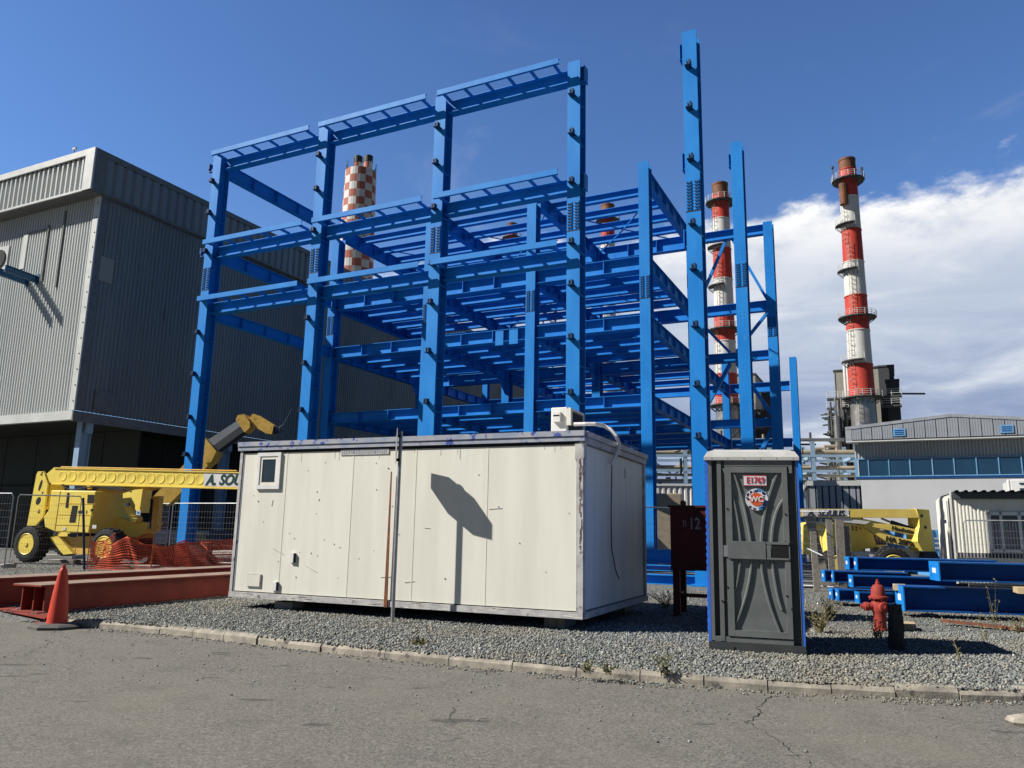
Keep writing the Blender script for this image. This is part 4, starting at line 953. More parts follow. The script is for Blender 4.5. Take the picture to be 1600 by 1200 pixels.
# slabs lying about
for px, py, sx, sy, sz, lab in ((85, 872, 1.9, .6, .14, 'pale concrete slab under the lift between its wheels'), (215, 890, 1.1, .5, .13, 'flat pale concrete slab in front of the orange netting'), (100, 880, .9, .4, .12, 'small grey slab beside the fence foot near the lift')):
    P = G(px, py, ZG); mb = MB(); mb.box(-sx/2, sx/2, -sy/2, sy/2, 0, sz, CONC); o = mb.build('concrete_slab', bev=.01); o.location = (P.x, P.y, ZG); o.rotation_euler = (0, 0, R(random.uniform(-12, 4))); tag(o, lab, 'concrete slab')
P = G(352, 884, ZG); mb = MB(); mb.lathe([(.19, -.6), (.25, -.55), (.25, .55), (.19, .6), (.16, .55), (.16, -.55), (.19, -.6)], CONC, n=16, axis='X'); o = mb.build('concrete_pipe'); o.location = (P.x, P.y+.4, ZG+.25); tag(o, 'pale concrete pipe piece lying behind the netting by the cabin', 'pipe')

# ================================================================== YELLOW BOOM LIFT (left)
P = AY(45, 877, 25.4); LF = Frame((P.x, P.y), 18)
lift = thing('boom_lift', 'large yellow boom lift with horizontal boom bearing dark green letters, left of the cream cabin', 'boom lift', LF)
def wheel(parent, F, px, py, r_, wd, y0, rimm, name='wheel'):
    x, z = F.f(px, py, y0); wq = bpy.data.objects.new(name, None); col.objects.link(wq); wq.parent = parent; wq.location = (x, y0, max(z, ZG+r_-.02))
    mb = MB(); mb.lathe([(r_*.60, 0), (r_*.72, -.02), (r_*.93, .0), (r_, .06), (r_, wd-.06), (r_*.93, wd), (r_*.6, wd)], RUBBER, n=36, axis='Y')
    for k in range(22):
        t = 2*math.pi*k/22
        for s_ in (0, 1): mb.ob((r_*1.0*math.cos(t+s_*.14), .13+s_*(wd-.26), r_*1.0*math.sin(t+s_*.14)), (math.cos(t)*.022, 0, math.sin(t)*.022), (0, .10, 0), (-math.sin(t)*.035, 0, math.cos(t)*.035), RUBBER)
    mb.build('tyre', wq)
    mb = MB(); mb.lathe([(r_*.61, -.015), (r_*.58, -.03), (r_*.53, -.01), (r_*.50, .06), (r_*.34, .08), (r_*.30, .03), (r_*.14, .02), (r_*.12, -.04), (0, -.04)], rimm, n=28, axis='Y')
    for k in range(9): t = 2*math.pi*k/9; mb.cyl((r_*.23*math.cos(t), 0, r_*.23*math.sin(t)), (r_*.23*math.cos(t), .03, r_*.23*math.sin(t)), .018, rimm, n=6)
    mb.build('rim', wq, smooth=True)
wheel(lift, LF, 41, 850, .56, .42, 0, YEL); wheel(lift, LF, 162, 855, .56, .42, 0, YEL)
wheel(lift, LF, 100, 842, .56, .42, 2.0, YEL); wheel(lift, LF, 205, 848, .56, .42, 2.0, YEL)
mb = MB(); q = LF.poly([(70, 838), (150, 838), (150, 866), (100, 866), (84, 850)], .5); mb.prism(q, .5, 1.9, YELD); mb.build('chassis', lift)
mb = MB(); mb.prism(LF.poly([(76, 839), (92, 839), (114, 865), (99, 866.5), (84, 850)], .34), .34, .498, YEL); mb.build('chassis_gusset', lift)
mb = MB(); a = LF.f(60, 850, .3); b2 = LF.f(160, 852, .3); mb.cyl((a[0], .6, .75), (a[0], 1.9, .75), .09, BOLT); mb.cyl((b2[0], .45, .75), (b2[0], 1.9, .75), .09, BOLT); mb.cyl((a[0]+.2, .4, .82), (a[0]+.9, .45, .86), .05, BOLT); mb.build('axle', lift)
mb = MB(); a = LF.f(100, 836, .4); mb.cyl((a[0]+.3, 1.1, a[1]-.06), (a[0]+.3, 1.1, a[1]+.05), .62, BOLT, n=24); mb.build('slew_ring', lift)
mb = MB(); mb.prism(LF.poly([(80, 766), (150, 767), (138.5, 833), (86, 831), (70, 824), (68, 808), (77, 795)], .25), .25, 1.95, YEL); bod = mb.build('turret_cover', lift, bev=.03)
mb = MB()
for (x0, y0, x1, y1) in ((92, 786.5, 149, 787.5), (90, 804, 146, 805.2), (85, 820, 140, 821.2)):
    a, b2 = LF.f(x0, y0, .24), LF.f(x1, y1, .24); mb.bar((a[0], .245, a[1]), (b2[0], .245, b2[1]), .008, .012, YELD)
for (x0, y0, x1, y1) in ((94, 767, 85, 829),): a, b2 = LF.f(x0, y0, .24), LF.f(x1, y1, .24); mb.bar((a[0], .245, a[1]), (b2[0], .245, b2[1]), .008, .012, YELD)
for pts in ([(137, 773), (147, 773), (146, 786), (136, 786)], [(113, 790), (121, 790), (117, 816), (108, 816)], [(105, 770), (108, 770), (106, 793), (102, 793)]): mb.prism(LF.poly(pts, .24), .238, .249, DARK)
mb.build('cover_seams', bod)
mb = MB()
for px, w_, h_ in ((123, .05, .09), (125.5, .04, .11), (128, .05, .08), (135, .03, .10)):
    a = LF.f(px, 800, .24); mb.box(a[0]-w_/2, a[0]+w_/2, .241, .2485, a[1]-h_/2, a[1]+h_/2, BOLT)
mb.build('worn_decal', bod)
# tall tail arm with holes
mb = MB(); mb.prism(LF.poly([(57, 741), (59.5, 736.5), (68, 736.5), (74.5, 756), (69, 795), (66.5, 808), (53.5, 823), (42, 822)], .55), .55, .62, YEL)
mb.prism(LF.poly([(60, 742), (68, 742), (74, 757), (69, 795), (66.5, 808), (53.5, 822), (46, 821)], 1.2), 1.2, 1.27, YEL)
mb.prism(LF.poly([(72, 757), (79, 757), (76, 790), (70, 796)], .63), .63, 1.19, YEL); mb.build('tail_arm', lift)
for (hx, hy, rx_, rz_) in ((63, 758.5, .055, .19), (59.8, 782.5, .10, .13), (66.4, 770, .03, .04)):
    x, z = LF.f(hx, hy, .545); mb = MB(); vs = [(x+rx_*math.cos(t*math.pi/8)+(z*0), .546, z+rz_*math.sin(t*math.pi/8)+rx_*0) for t in range(16)]
    vs = [(p[0]+(p[2]-z)*.22, p[1], p[2]) for p in vs]; mb.add(vs+[(p[0], .549, p[2]) for p in vs], [tuple(range(16))]+[(k, (k+1) % 16, (k+1) % 16+16, k+16) for k in range(16)], DARK); mb.build('lightening_hole', lift)
for px, py in ((63.5, 742), (59, 801)):
    x, z = LF.f(px, py, .54); mb = MB()
    for dx, dz in ((0, 0), (.05, .0), (.02, .05), (.05, .08)): mb.box(x+dx-.016, x+dx+.016, .54, .549, z+dz-.012, z+dz+.02, BLACKT)
    mb.build('worn_decal', lift)
# boom
bp = LF.poly([(72, 741), (84, 731), (376, 739), (432, 740.5), (432, 764.3), (376, 763), (80, 756), (76, 752)], .6)
mb = MB(); mb.prism(bp, .6, 1.05, YEL); boom = mb.build('boom', lift)
mb = MB(); mb.prism(LF.poly([(84, 730.2), (432, 739.1), (432, 740.8), (84, 731.8)], .57), .57, 1.08, YELR); mb.prism(LF.poly([(80, 755.5), (432, 764.0), (432, 765.6), (80, 757)], .57), .57, 1.08, YEL); mb.build('boom_flange', boom)
for k in range(15):
    px = 98+k*15.3; x, z = LF.f(px, 743.5+(px-84)*.0235, .6); r_ = .165; mb = MB(); n = 18
    # raised pressed disc, tilted so that its left rim stands out
    mb.lathe([(r_, -.0), (r_-.010, -.011), (r_-.028, -.008), (r_-.05, -.003), (0, -.003)], YEL, n=28, c=(x, .599, z), axis='Y'); mb.build('pressed_disc', boom, smooth=True)
q = LF.poly([(318, 738.7), (428, 741.6), (428, 762.5), (318, 759.8)], .59); mb = MB(); mb.prism(q, .592, .599, WHITEP); nm = mb.build('name_board', boom)
xa, za = LF.f(322, 749.5, .58); lettering('A. SOULIS', .44, GREENT, nm, (xa, .586, za-.02), sx=.92, shear=.25, bold=.014, align='LEFT')
mb = MB(); mb.tube([(LF.f(95, 733, .75)[0], .75, LF.f(95, 729.5, .75)[1]), (LF.f(370, 736, .75)[0], .75, LF.f(370, 735.5, .75)[1])], .018, YELD, 6); mb.build('hose', boom)
mb = MB()
for k in range(3):
    p_ = [(96+k*3, 757), (104+k*2, 763+k), (118, 766-k), (132, 762-k), (150, 760+k), (190, 762+k*2), (205+k*3, 768)]
    q = [LF.f(a_, b_, .5+k*.06) for a_, b_ in p_]; mb.tube([(x_, .5+k*.06, z_) for x_, z_ in q], .018, RUBBER, 6)
mb.build('hydraulic_hoses', boom)
for px, py, w_, m_ in ((147, 823, .16, WHITEP), (215, 795, .14, STK_B), (143, 797, .10, BLACKT), (100, 826, .12, WHITEP)):
    x, z = LF.f(px, py, .23); mb = MB(); mb.box(x-w_/2, x+w_/2, .236, .248, z-w_*.35, z+w_*.35, m_); mb.build('decal', lift) if px < 150 else None
x, z = LF.f(216, 801, .49); mb = MB(); mb.box(x-.08, x+.08, .492, .499, z-.07, z+.07, WHITEP); mb.box(x-.05, x+.05, .488, .4915, z-.04, z+.04, STK_B); mb.build('decal', lift)
# forward knuckle and link
mb = MB(); mb.prism(LF.poly([(192, 771), (211, 765), (223, 764), (217.5, 801), (205, 777), (192, 778.5)], .5), .5, .58, YEL); mb.prism(LF.poly([(194, 771), (223, 764), (217.5, 801), (205, 777)], 1.0), 1.0, 1.08, YEL); mb.prism(LF.poly([(212, 768), (223, 764.5), (217.5, 801), (211, 796)], .581), .581, .999, YEL); mb.build('knuckle_plate', lift)
mb = MB(); mb.prism(LF.poly([(191, 786), (200, 782), (215, 812), (206, 818)], 1.0), 1.0, 1.25, YEL); x, z = LF.f(199, 788, .64); mb.cyl((x, .62, z), (x, .68, z), .07, BOLT); mb.build('link_arm', lift)
mb = MB(); mb.prism(LF.poly([(170, 806), (205, 815), (234, 817), (216, 841), (170, 838)], 1.3), 1.3, 1.9, YEL); mb.build('link_base', lift)
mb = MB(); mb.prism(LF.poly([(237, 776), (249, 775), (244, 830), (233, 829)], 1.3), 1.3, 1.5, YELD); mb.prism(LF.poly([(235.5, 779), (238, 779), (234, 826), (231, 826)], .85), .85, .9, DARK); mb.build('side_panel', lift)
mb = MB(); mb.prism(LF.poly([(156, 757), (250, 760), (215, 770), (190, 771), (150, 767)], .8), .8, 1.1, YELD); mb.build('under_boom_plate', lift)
x, z = LF.f(140, 761, .55); mb = MB(); mb.cyl((x, .5, z), (x, .62, z), .07, YELD); mb.build('pivot_pin', lift)

# ================================================================== SECOND BOOM (behind first steel column)
P = AY(300, 880, 33.0); TFm = Frame((P.x, P.y), 6)
tel = thing('telescopic_boom_lift', 'brown yellow telescopic boom with bare metal inner section rising behind the left blue column', 'boom lift', TFm)
def tp(pts, y=0): return TFm.poly(pts, y)
mb = MB(); mb.prism(tp([(240, 775), (262, 790), (333, 719), (315, 697)]), 0, .5, YELD); mb.build('outer_boom', tel)
mb = MB(); mb.prism(tp([(313, 690), (321, 684), (339, 705), (331, 722), (322, 724)]), -.06, .56, YELD); mb.build('boom_collar', tel)
mb = MB(); mb.prism(tp([(322, 688.5), (371, 656.5), (377, 664), (330, 698)]), .04, .46, CSIL); mb.prism(tp([(330, 698), (377, 664), (383, 672), (336, 706.5)]), .04, .46, FDARK); mb.build('inner_boom', tel)  # lower half dark: underside shade put into the tube's colour
mb = MB(); mb.prism(tp([(369, 656), (372, 649), (382, 647), (391, 660), (391, 668), (383, 676)]), -.05, .52, YELD); mb.build('boom_head', tel)
mb = MB(); mb.prism(tp([(387, 655), (394, 646), (401, 648), (427, 664), (424, 678), (415, 677), (396, 666)]), .05, .40, YELD); mb.prism(tp([(422, 665), (434, 668), (437, 673), (424, 678)]), .1, .3, BOLT); mb.build('jib', tel)
mb = MB(); a = TFm.f(432, 668); b2 = TFm.f(447, 650); mb.tube([(a[0], .2, a[1]), (a[0]+.2, .2, a[1]+.15), (b2[0], .2, b2[1]), (b2[0]+.15, .2, b2[1]+.35)], .015, BOLT, 6); mb.build('cable', tel)
q = tp([(236, 800), (262, 792), (268, 862), (232, 862)]); xs = [p[0] for p in q]; mb = MB(); mb.box(min(xs)-1.3, max(xs)+1.5, .1, 1.9, ZG+.55, ZG+1.1, BOLT); mb.build('chassis', tel)
for x in (min(xs)-1.0, max(xs)+1.1):
    for y in (-.1, 1.8): mb = MB(); mb.lathe([(0, 0), (.5, 0), (.52, .05), (.52, .28), (.5, .32), (0, .32)], RUBBER, n=24, c=(x, y, ZG+.51), axis='Y'); mb.build('wheel', tel)
P = AY(255, 840, 27.5); mb = MB(); mb.box(-.35, .35, -.3, .3, 0, .55, YELD); o = mb.build('crate', bev=.02); o.location = (P.x, P.y, ZG); tag(o, 'tan box with yellow fringe behind the netting beside the blue column', 'crate')
P = AY(292, 850, 27.0); rs = random.Random(4)
mb = MB(); NN = 16; vs = [(0, 0, .75)]
for j, (r_, z) in enumerate(((.5, .62), (1.0, .35), (1.5, 0))):
    for k in range(NN): t = 2*math.pi*k/NN; q = r_*rs.uniform(.8, 1.15); vs.append((q*math.cos(t), .6*q*math.sin(t), max(0, z+rs.uniform(-.06, .06)) if j < 2 else 0))
mb.add(vs, [(0, 1+k, 1+(k+1) % NN) for k in range(NN)]+[(1+j*NN+k, 1+(j+1)*NN+k, 1+(j+1)*NN+(k+1) % NN, 1+j*NN+(k+1) % NN) for j in range(2) for k in range(NN)], SOOT)
o = mb.build('dark_heap'); o.location = (P.x, P.y, ZG); tag(o, 'dark heap of covered material at the foot of the left blue column', 'heap')

# ================================================================== RIGHT BOOM LIFT
P = AY(1397, 905, 22.5); RF = Frame((P.x, P.y), 8)
rl = thing('boom_lift', 'pale yellow articulated boom lift marked 20PX, behind the blue beam pile', 'boom lift', RF)
def rp(pts, y=0): return RF.poly(pts, y)
mb = MB(); mb.prism(rp([(1250, 795), (1436, 795.5), (1436, 809), (1337, 808.5), (1250, 807)]), 0, .32, YELR); ub = mb.build('upper_boom', rl)
mb = MB(); mb.prism(rp([(1268, 796), (1326, 796), (1326, 807.5), (1268, 806.5)]), -.012, -.001, WHITEP); nb = mb.build('name_board', ub)
mb = MB(); mb.prism(rp([(1254, 795.5), (1268, 796), (1268, 806.5), (1254, 806)]), -.012, -.001, WHITEP); mb.build('name_board', ub)
x, z = RF.f(1262, 801.5, -.02); lettering('A. SOULIS', .22, BLACKT, nb, (x, -.017, z), sx=1.05, bold=.006, align='LEFT', shear=.2)
mb = MB(); mb.prism(rp([(1296, 803), (1340, 808.8), (1441, 829), (1441, 838), (1420, 835), (1330, 816)], .05), .05, .30, YELR); la = mb.build('lower_arm', rl)
x, z = RF.f(1411, 828, .02); o = lettering('Haulotte', .17, BLACKT, la, (x, .044, z), bold=.003); o.rotation_euler = (math.pi/2, R(11), 0)
mb = MB(); mb.prism(rp([(1345, 820), (1362, 820), (1395, 838), (1440, 846), (1437, 857), (1398, 850), (1385, 846)], .1), .1, .36, YELR); sa = mb.build('second_arm', rl)
x, z = RF.f(1407, 846.5, .08); o = lettering('HA 20PX', .205, BLACKT, sa, (x, .092, z), bold=.006); o.rotation_euler = (math.pi/2, R(12), 0)
a, b2, c = RF.f(1377, 810, .15), RF.f(1392, 816, .15), RF.f(1434, 830, .15)
mb = MB(); mb.cyl((a[0], .15, a[1]), (b2[0], .15, b2[1]), .03, CSIL); mb.cyl((b2[0], .15, b2[1]), (c[0], .15, c[1]), .065, BOLT); mb.build('hydraulic_cylinder', rl)
mb = MB(); mb.prism(rp([(1296, 806), (1312, 808), (1360, 815), (1352, 819), (1310, 815)], .02), .02, .28, WHITEP); mb.build('arm_root', rl)
# end block and engine cover are turned away from the sun
e = bpy.data.objects.new('end_block', None); 
x, z = RF.f(1441, 862, -.05); ex, ey = x, -.05
def turned(name, pts, px_piv, yaw_extra, dep, mt, holes=()):
    xp, _ = RF.f(px_piv, 830, -.05); o_w = RF.W(xp, -.05); fr = Frame((o_w.x, o_w.y), RF.yaw+yaw_extra)
    mb = MB(); mb.prism(fr.poly(pts), 0, dep, mt)
    for hx, hy in holes: q = fr.f(hx, hy); mb.cyl((q[0], -.012, q[1]), (q[0], -.001, q[1]), .05, BOLT, n=10)
    o = mb.build(name, rl, bev=.01); o.location = (xp, -.05, 0); o.rotation_euler = (0, 0, -R(yaw_extra)); return o, fr
o, fr = turned('end_block', [(1432, 795), (1452, 796.5), (1456, 830), (1460, 862), (1442, 861), (1434, 846), (1434, 836), (1437, 822), (1436, 808)], 1434, -32, .38, YEL, ((1440, 806), (1446, 824)))
o, fr = turned('engine_cover', [(1297, 820), (1304, 816), (1335, 819), (1360, 827), (1385, 841), (1387, 853), (1349, 858), (1349, 868), (1297, 868)], 1297, -32, 1.3, YEL)
mb = MB()
for k in range(4): mb.prism(fr.poly([(1364+k*5.4, 833+k*2.6), (1367+k*5.4, 834+k*2.6), (1373+k*4, 851), (1369+k*4, 851.5)]), -.006, -.001, PURPLE)
mb.build('warning_stripes', o)
mb = MB()
for k in range(2):
    for j in range(3-k): q = fr.f(1332+j*6, 823+k*4+j*1.2); mb.box(q[0]-.03, q[0]+.03, -.006, -.001, q[1]-.025, q[1]+.025, BLACKT)
mb.build('worn_decal', o)
wheel(rl, RF, 1397, 884, .50, .36, -.1, YEL); wheel(rl, RF, 1312, 884, .50, .36, -.1, YEL)
mb = MB(); mb.prism(rp([(1300, 862), (1370, 862), (1378, 876), (1300, 880)], .3), .3, 1.6, WHITEP); mb.prism(rp([(1378, 855), (1440, 858), (1436, 872), (1378, 872)], .5), .5, 1.5, WHITEP); mb.build('chassis', rl)
mb = MB(); mb.prism(rp([(1444, 862), (1462, 862), (1474, 880), (1440, 880)], .2), .2, .6, BOLT); mb.build('basket_mount', rl)

# ================================================================== WHITE RIBBED CONTAINER (right) AND NEIGHBOURS
P = AY(1494, 900, 22.5); XF = Frame((P.x, P.y), 21)
wcab = thing('office_container', 'white ribbed office container with white sliding window, at the right edge', 'site cabin', XF)
_, zt = XF.f(1494, 768); zt -= 0
mb = MB(); corr(mb, .05, 6.0, ZG+.15, zt-.22, 0, .09, .012, CREAM); mb.box(.0, 6.0, .03, 2.4, ZG+.12, zt-.1, CREAM)
mb.box(-.0, .045, -.02, .03, ZG+.1, zt, WHITEP); mb.build('body', wcab)
mb = MB(); corr(mb, 0.03, 2.4, ZG+.15, zt-.15, 0, .3, .03, CREAM); 
mb.v = [(-.04+(p[1]), p[0], p[2]) for p in mb.v]; mb.build('end_wall', wcab)
mb = MB(); mb.cyl((-.09, .05, ZG+.1), (-.09, .05, zt-.25), .03, WHITEP); mb.box(-.14, -.06, .2, .3, zt-.9, zt-.8, BOLT); mb.box(-.1, .02, -.06, .0, ZG+.6, ZG+.72, BOLT); mb.build('door_gear', wcab)
mb = MB(); x = .05
n = 26
vs = []
for k in range(n+1):
    x = .1+k*5.9/n
    for dx, h in ((0, 0), (.03, .06), (.09, .06), (.12, 0)):
        vs += [(x+dx, -.28, zt-.02+h*.8), (x+dx, 1.2, zt-.06+h), ]
m_ = len(vs)//2
mb.add(vs, [(2*k, 2*k+2, 2*k+3, 2*k+1) for k in range(m_-1)], ROOFD); mb.box(.08, 6.0, -.10, 2.3, zt-.20, zt-.03, ROOFD); mb.build('ribbed_roof', wcab)  # dark box puts the shade under the roof edge into colour
(x0, z1), (x1, z0) = XF.f(1541, 800), XF.f(1600, 859); x1 = x0+2.0; z0 = z1-1.08
wn = thing('window', None, None); wn.parent = wcab
mb = MB()
for a, b2, c, d in ((x0, x1, z1-.09, z1), (x0, x1, z0, z0+.06), (x0, x0+.09, z0, z1), (x1-.09, x1, z0, z1), (x0+.30, x0+.37, z0, z1), (x0+.74, x0+.82, z0, z1), (x0+.93, x0+.98, z0, z1), (x0+1.3, x0+1.37, z0, z1)): mb.box(a, b2, -.05, .0, c, d, WHITEP)
mb.build('window_frame', wn)
mb = MB(); mb.box(x0+.06, x1-.06, -.014, -.004, z0+.05, z1-.05, GLASS); mb.build('pane', wn)
mb = MB()
for k in range(26):
    xx = x0+.10+k*.07
    if k % 7 != 3: mb.box(xx, xx+.045, -.022-(k % 2)*.006, -.0145, z0+.06, z1-.28, CURT)
mb.build('curtain', wn)
a = XF.f(1500, 867); mb = MB(); mb.box(.05, 6, -.035, -.001, a[1]-.07, a[1]+.07, CURT)
for k in range(70): mb.box(.08+k*.085, .12+k*.085, -.04, -.0355, a[1]-.06, a[1]+.06, DARK)
mb.build('vent_strip', wcab)
P = AY(1458, 880, 29); bf = Frame((P.x, P.y), 0); _, zt2 = bf.f(1458, 828)
bc = thing('shipping_container', 'light blue container glimpsed between the lift end block and white container', 'container', bf)
mb = MB(); corr(mb, 0, 2.4, ZG, zt2, 0, .25, .03, BLUEC); mb.box(0, 2.4, .04, 5, ZG, zt2, BLUEC); mb.build('body', bc)
mb = MB(); x, z = bf.f(1464, 848); mb.box(x-.08, x+.12, -.012, -.002, z-.22, z-.16, WHITEP); mb.box(x-.08, x+.12, -.012, -.002, z-.05, z+.01, WHITEP); mb.box(x-.08, x+.12, -.012, -.002, z+.12, z+.18, WHITEP); mb.build('markings', bc)
P = AY(1583, 800, 26); bf = Frame((P.x, P.y), 27); z0 = bf.f(1583, 770)[1]; z1 = bf.f(1583, 749)[1]
ws = thing('upper_container', 'white container end with small dark bracket seen above the ribbed container roof', 'container', bf)
mb = MB(); mb.box(0, 4, .0, 2.4, ZG, z1, WHITEP); mb.box(-.08, .0, .0, .3, z0-.2, z1, WHITEP); mb.build('body', ws, bev=.03)
mb = MB(); x, z = bf.f(1594, 760); 
for dz in (-.10, .08): mb.box(x-.02, x+.3, -.03, -.001, z+dz, z+dz+.04, BOLT)
mb.box(x+.22, x+.30, -.03, -.001, z-.06, z+.08, BOLT); mb.build('bracket', ws)

# ================================================================== GABLE HALL
GF = Frame(PL.W(21.13, 39.4), 26.3)
gh = thing('gable_hall', 'grey hall with low gable, ribbed fascia and a long blue window band, right background', 'building', GF)
GWID = 12.9; rxm = 6.1
def gtop(x, o=0): return (9.16+(9.78-9.16)*min(1, (x+.45)/(rxm+.45)) if x < rxm else 9.78-(x-rxm)*.10)+o
mb = MB(); mb.box(0, GWID, 0, .2, ZG-.2, 5.7, GABW); mb.build('plaster_wall', gh)
mb = MB(); mb.box(0, .2, .2, 30, ZG-.2, 8.2, GABW); mb.build('side_wall', gh)
mb = MB(); corr(mb, 0, GWID, 7.04, 8.2, 0, .20, .10, CLADL); mb.build('ribbed_wall', gh)
mb = MB()
for i in range(20):
    x0 = -.1+i*.66; x1 = x0+.62
    if x0 < GWID:
        for k in range(4): a = x0+k*.155; mb.add([(a, -.80, 8.28), (a+.14, -.80, 8.28), (a+.14, -.80, gtop(a+.14, -.14)), (a, -.80, gtop(a, -.14)), (a, -.72, 8.28), (a+.14, -.72, 8.28), (a+.14, -.72, gtop(a+.14, -.14)), (a, -.72, gtop(a, -.14))], [(0, 1, 2, 3), (1, 5, 6, 2), (4, 0, 3, 7)], GABC)
mb.box(-.1, GWID, -.73, -.66, 8.25, 9.05, DARK); mb.build('fascia_cladding', gh)
mb = MB()
for a, b2 in ((-.5, rxm), (rxm, GWID+.5)):
    mb.add([(a, -.84, gtop(a, -.15)), (b2, -.84, gtop(b2, -.15)), (b2, -.84, gtop(b2, .05)), (a, -.84, gtop(a, .05)), (a, 30, gtop(a, -.15)), (b2, 30, gtop(b2, -.15)), (b2, 30, gtop(b2, .05)), (a, 30, gtop(a, .05))], [(0, 1, 2, 3), (3, 2, 6, 7), (0, 3, 7, 4), (1, 5, 6, 2), (0, 4, 5, 1)], GABR)
mb.build('roof', gh)
mb = MB(); mb.box(-.5, -.11, -.82, -.66, 8.2, gtop(-.3, -.16), GABR); mb.box(-.5, GWID+.5, -.83, -.02, 8.12, 8.2, CLADT); mb.build('fascia_trim', gh)
mx = [GF.f(p, 730)[0] for p in (1343, 1357, 1389, 1422, 1457, 1491, 1526, 1561, 1597)]; mx += [mx[-1]+1.35*k for k in (1, 2)]
wb = thing('window_band', None, None); wb.parent = gh
mb = MB(); mb.box(-.05, GWID, -.08, .02, 6.96, 7.03, GABU); mb.box(-.05, GWID, -.08, .02, 5.74, 5.80, GABU); mb.box(-.05, .12, -.07, .02, 5.81, 6.95, GABU)
for x in mx[1:]: mb.box(x-.03, x+.03, -.07, .02, 5.81, 6.95, GABU)
mb.build('window_frame', wb)
for a, b2 in zip(mx, mx[1:]): mb = MB(); mb.box(a+.035, b2-.035, -.02, .01, 5.81, 6.95, GLASSB); mb.build('pane', wb)
mb = MB(); mb.box(-.05, GWID, -.06, .02, 5.62, 5.735, BLUED); mb.build('window_sill', gh)
for px, py in ((1405, 675.5), (1573, 670)):
    x, z = GF.f(px, py, -.82); mb = MB(); mb.box(x-.38, x+.38, -.86, -.805, z-.26, z+.26, GABU)
    for k in range(3): mb.box(x-.28, x+.28, -.875, -.861, z-.16+k*.13, z-.10+k*.13, BLUED)
    mb.build('louvre_vent', gh)
P = AY(1268, 840, 42); sf = Frame((P.x, P.y), 18); z1 = sf.f(1300, 751)[1]; L = sf.f(1345, 800)[0]
sh = thing('ribbed_shed', 'low grey ribbed shed left of the gable hall, above the yellow boom', 'shed', sf)
mb = MB()
for k in range(8):
    a = L*k/7.5; mb.box(a+.04, min(L, a+L/7.5-.04), 0, .05, ZG, z1-.28, GABC)
mb.box(0, L, .055, 4, ZG, z1-.2, ROOFD); mb.box(L+.001, L+.1, .06, 3.9, ZG, z1-.21, FDARK); mb.build('wall', sh)  # dark end sheet: shade of the right side put into colour
mb = MB(); mb.box(-.1, L+.1, -.08, 4.1, z1-.27, z1, CLADT); mb.build('roof_trim', sh)
P = AY(1010, 840, 50); sf = Frame((P.x, P.y), 10); z1 = sf.f(1040, 759)[1]; L = sf.f(1085, 800)[0]
sh = thing('low_wall', 'pale ribbed low wall under the pipe rack, seen between two blue columns', 'wall', sf)
mb = MB(); corr(mb, -14, L+4, ZG, z1, 0, .35, .06, WHITEP); mb.build('ribbed_sheet', sh); mb = MB(); mb.box(-14, L+4, -.05, .3, z1, z1+.1, WHITEP); mb.build('coping', sh)
mb = MB(); a = sf.f(1022, 790, -1); mb.box(a[0], a[0]+1.6, -3, -1, ZG, sf.f(1030, 772, -2)[1], PIPE); o = mb.build('tan_crate', bev=.05); o.location = (P.x, P.y, 0); o.rotation_euler = (0, 0, -R(10)); tag(o, 'tan timber crate before the pale low wall between the blue columns', 'crate')

# ================================================================== PIPE RACK
P = AY(1000, 840, 62); pf = Frame((P.x, P.y), 10)
pr = thing('pipe_rack', 'long cluttered pipe rack with beige insulated pipes behind the toilet and hall', 'pipe rack', pf)
xr = pf.f(1335, 740)[0]; zl = [pf.f(1045, y)[1] for y in (757, 735, 712, 690)]
rs = random.Random(11)
for x in np.arange(-6, xr+2, 3.2):
    mb = MB()
    for y in (0, 4): mb.ib((x, y, ZG), (x, y, zl[3]), .3, .3, .03, .02, PALEB, up=(0, 1, 0))
    for z in zl[:3]: mb.bar((x, 0, z), (x, 4, z), .2, .25, PALEB)
    mb.build('rack_bent', pr)
mb = MB()
for z in zl[:3]:
    for y in (-.1, 4): mb.bar((-6, y, z), (xr+2, y, z), .15, .2, PALEB)
mb.build('longitudinal_beam', pr)
for i, (z, y, r_) in enumerate([(zl[0]+.3, .6, .14), (zl[0]+.35, 1.4, .2), (zl[1]+.3, .5, .16), (zl[1]+.25, 1.5, .12), (zl[2]+.32, .4, .2), (zl[2]+.25, 1.3, .14), (zl[3]+.2, .6, .14), (zl[0]-.5, .2, .1), (zl[1]-.35, .1, .1)]):
    mb = MB(); mb.cyl((-6, y, z), (xr+rs.uniform(-1, 2), y, z), r_, PIPE if i % 3 else CSIL, n=10); mb.build('pipe', pr, smooth=True)
for k in range(97):
    mb = MB(); x = rs.uniform(-5, xr); y = rs.uniform(-.5, 2); z = rs.choice(zl)+rs.uniform(-.3, .6); ln = rs.uniform(.3, 1.3); m_ = rs.choice((FGREY, FGREY, DARK, CSIL, PIPE, FBEI))
    if rs.random() < .5: mb.cyl((x, y, z-ln/2), (x, y, z+ln/2), rs.uniform(.04, .12), m_, n=7)
    elif rs.random() < .5: mb.cyl((x, y, z), (x+ln, y, z), rs.uniform(.04, .1), m_, n=7)
    else: mb.bar((x, y, z), (x+ln, y+.3, z+rs.uniform(-.8, .8)), .08, .08, m_)
    mb.build('pipe_fitting', pr)
for px, yt in ((1021, 688), (1032, 683), (1058, 680), (1268, 700), (1290, 696)):
    x, z = pf.f(px, yt); mb = MB(); pts = [(x, .5, zl[2]), (x, .5, z), (x+.9, .5, z), (x+.9, .5, zl[2]+.1)]; mb.tube(pts, .12, CWHT if px < 1100 else PIPE, 8); mb.build('pipe_loop', pr)

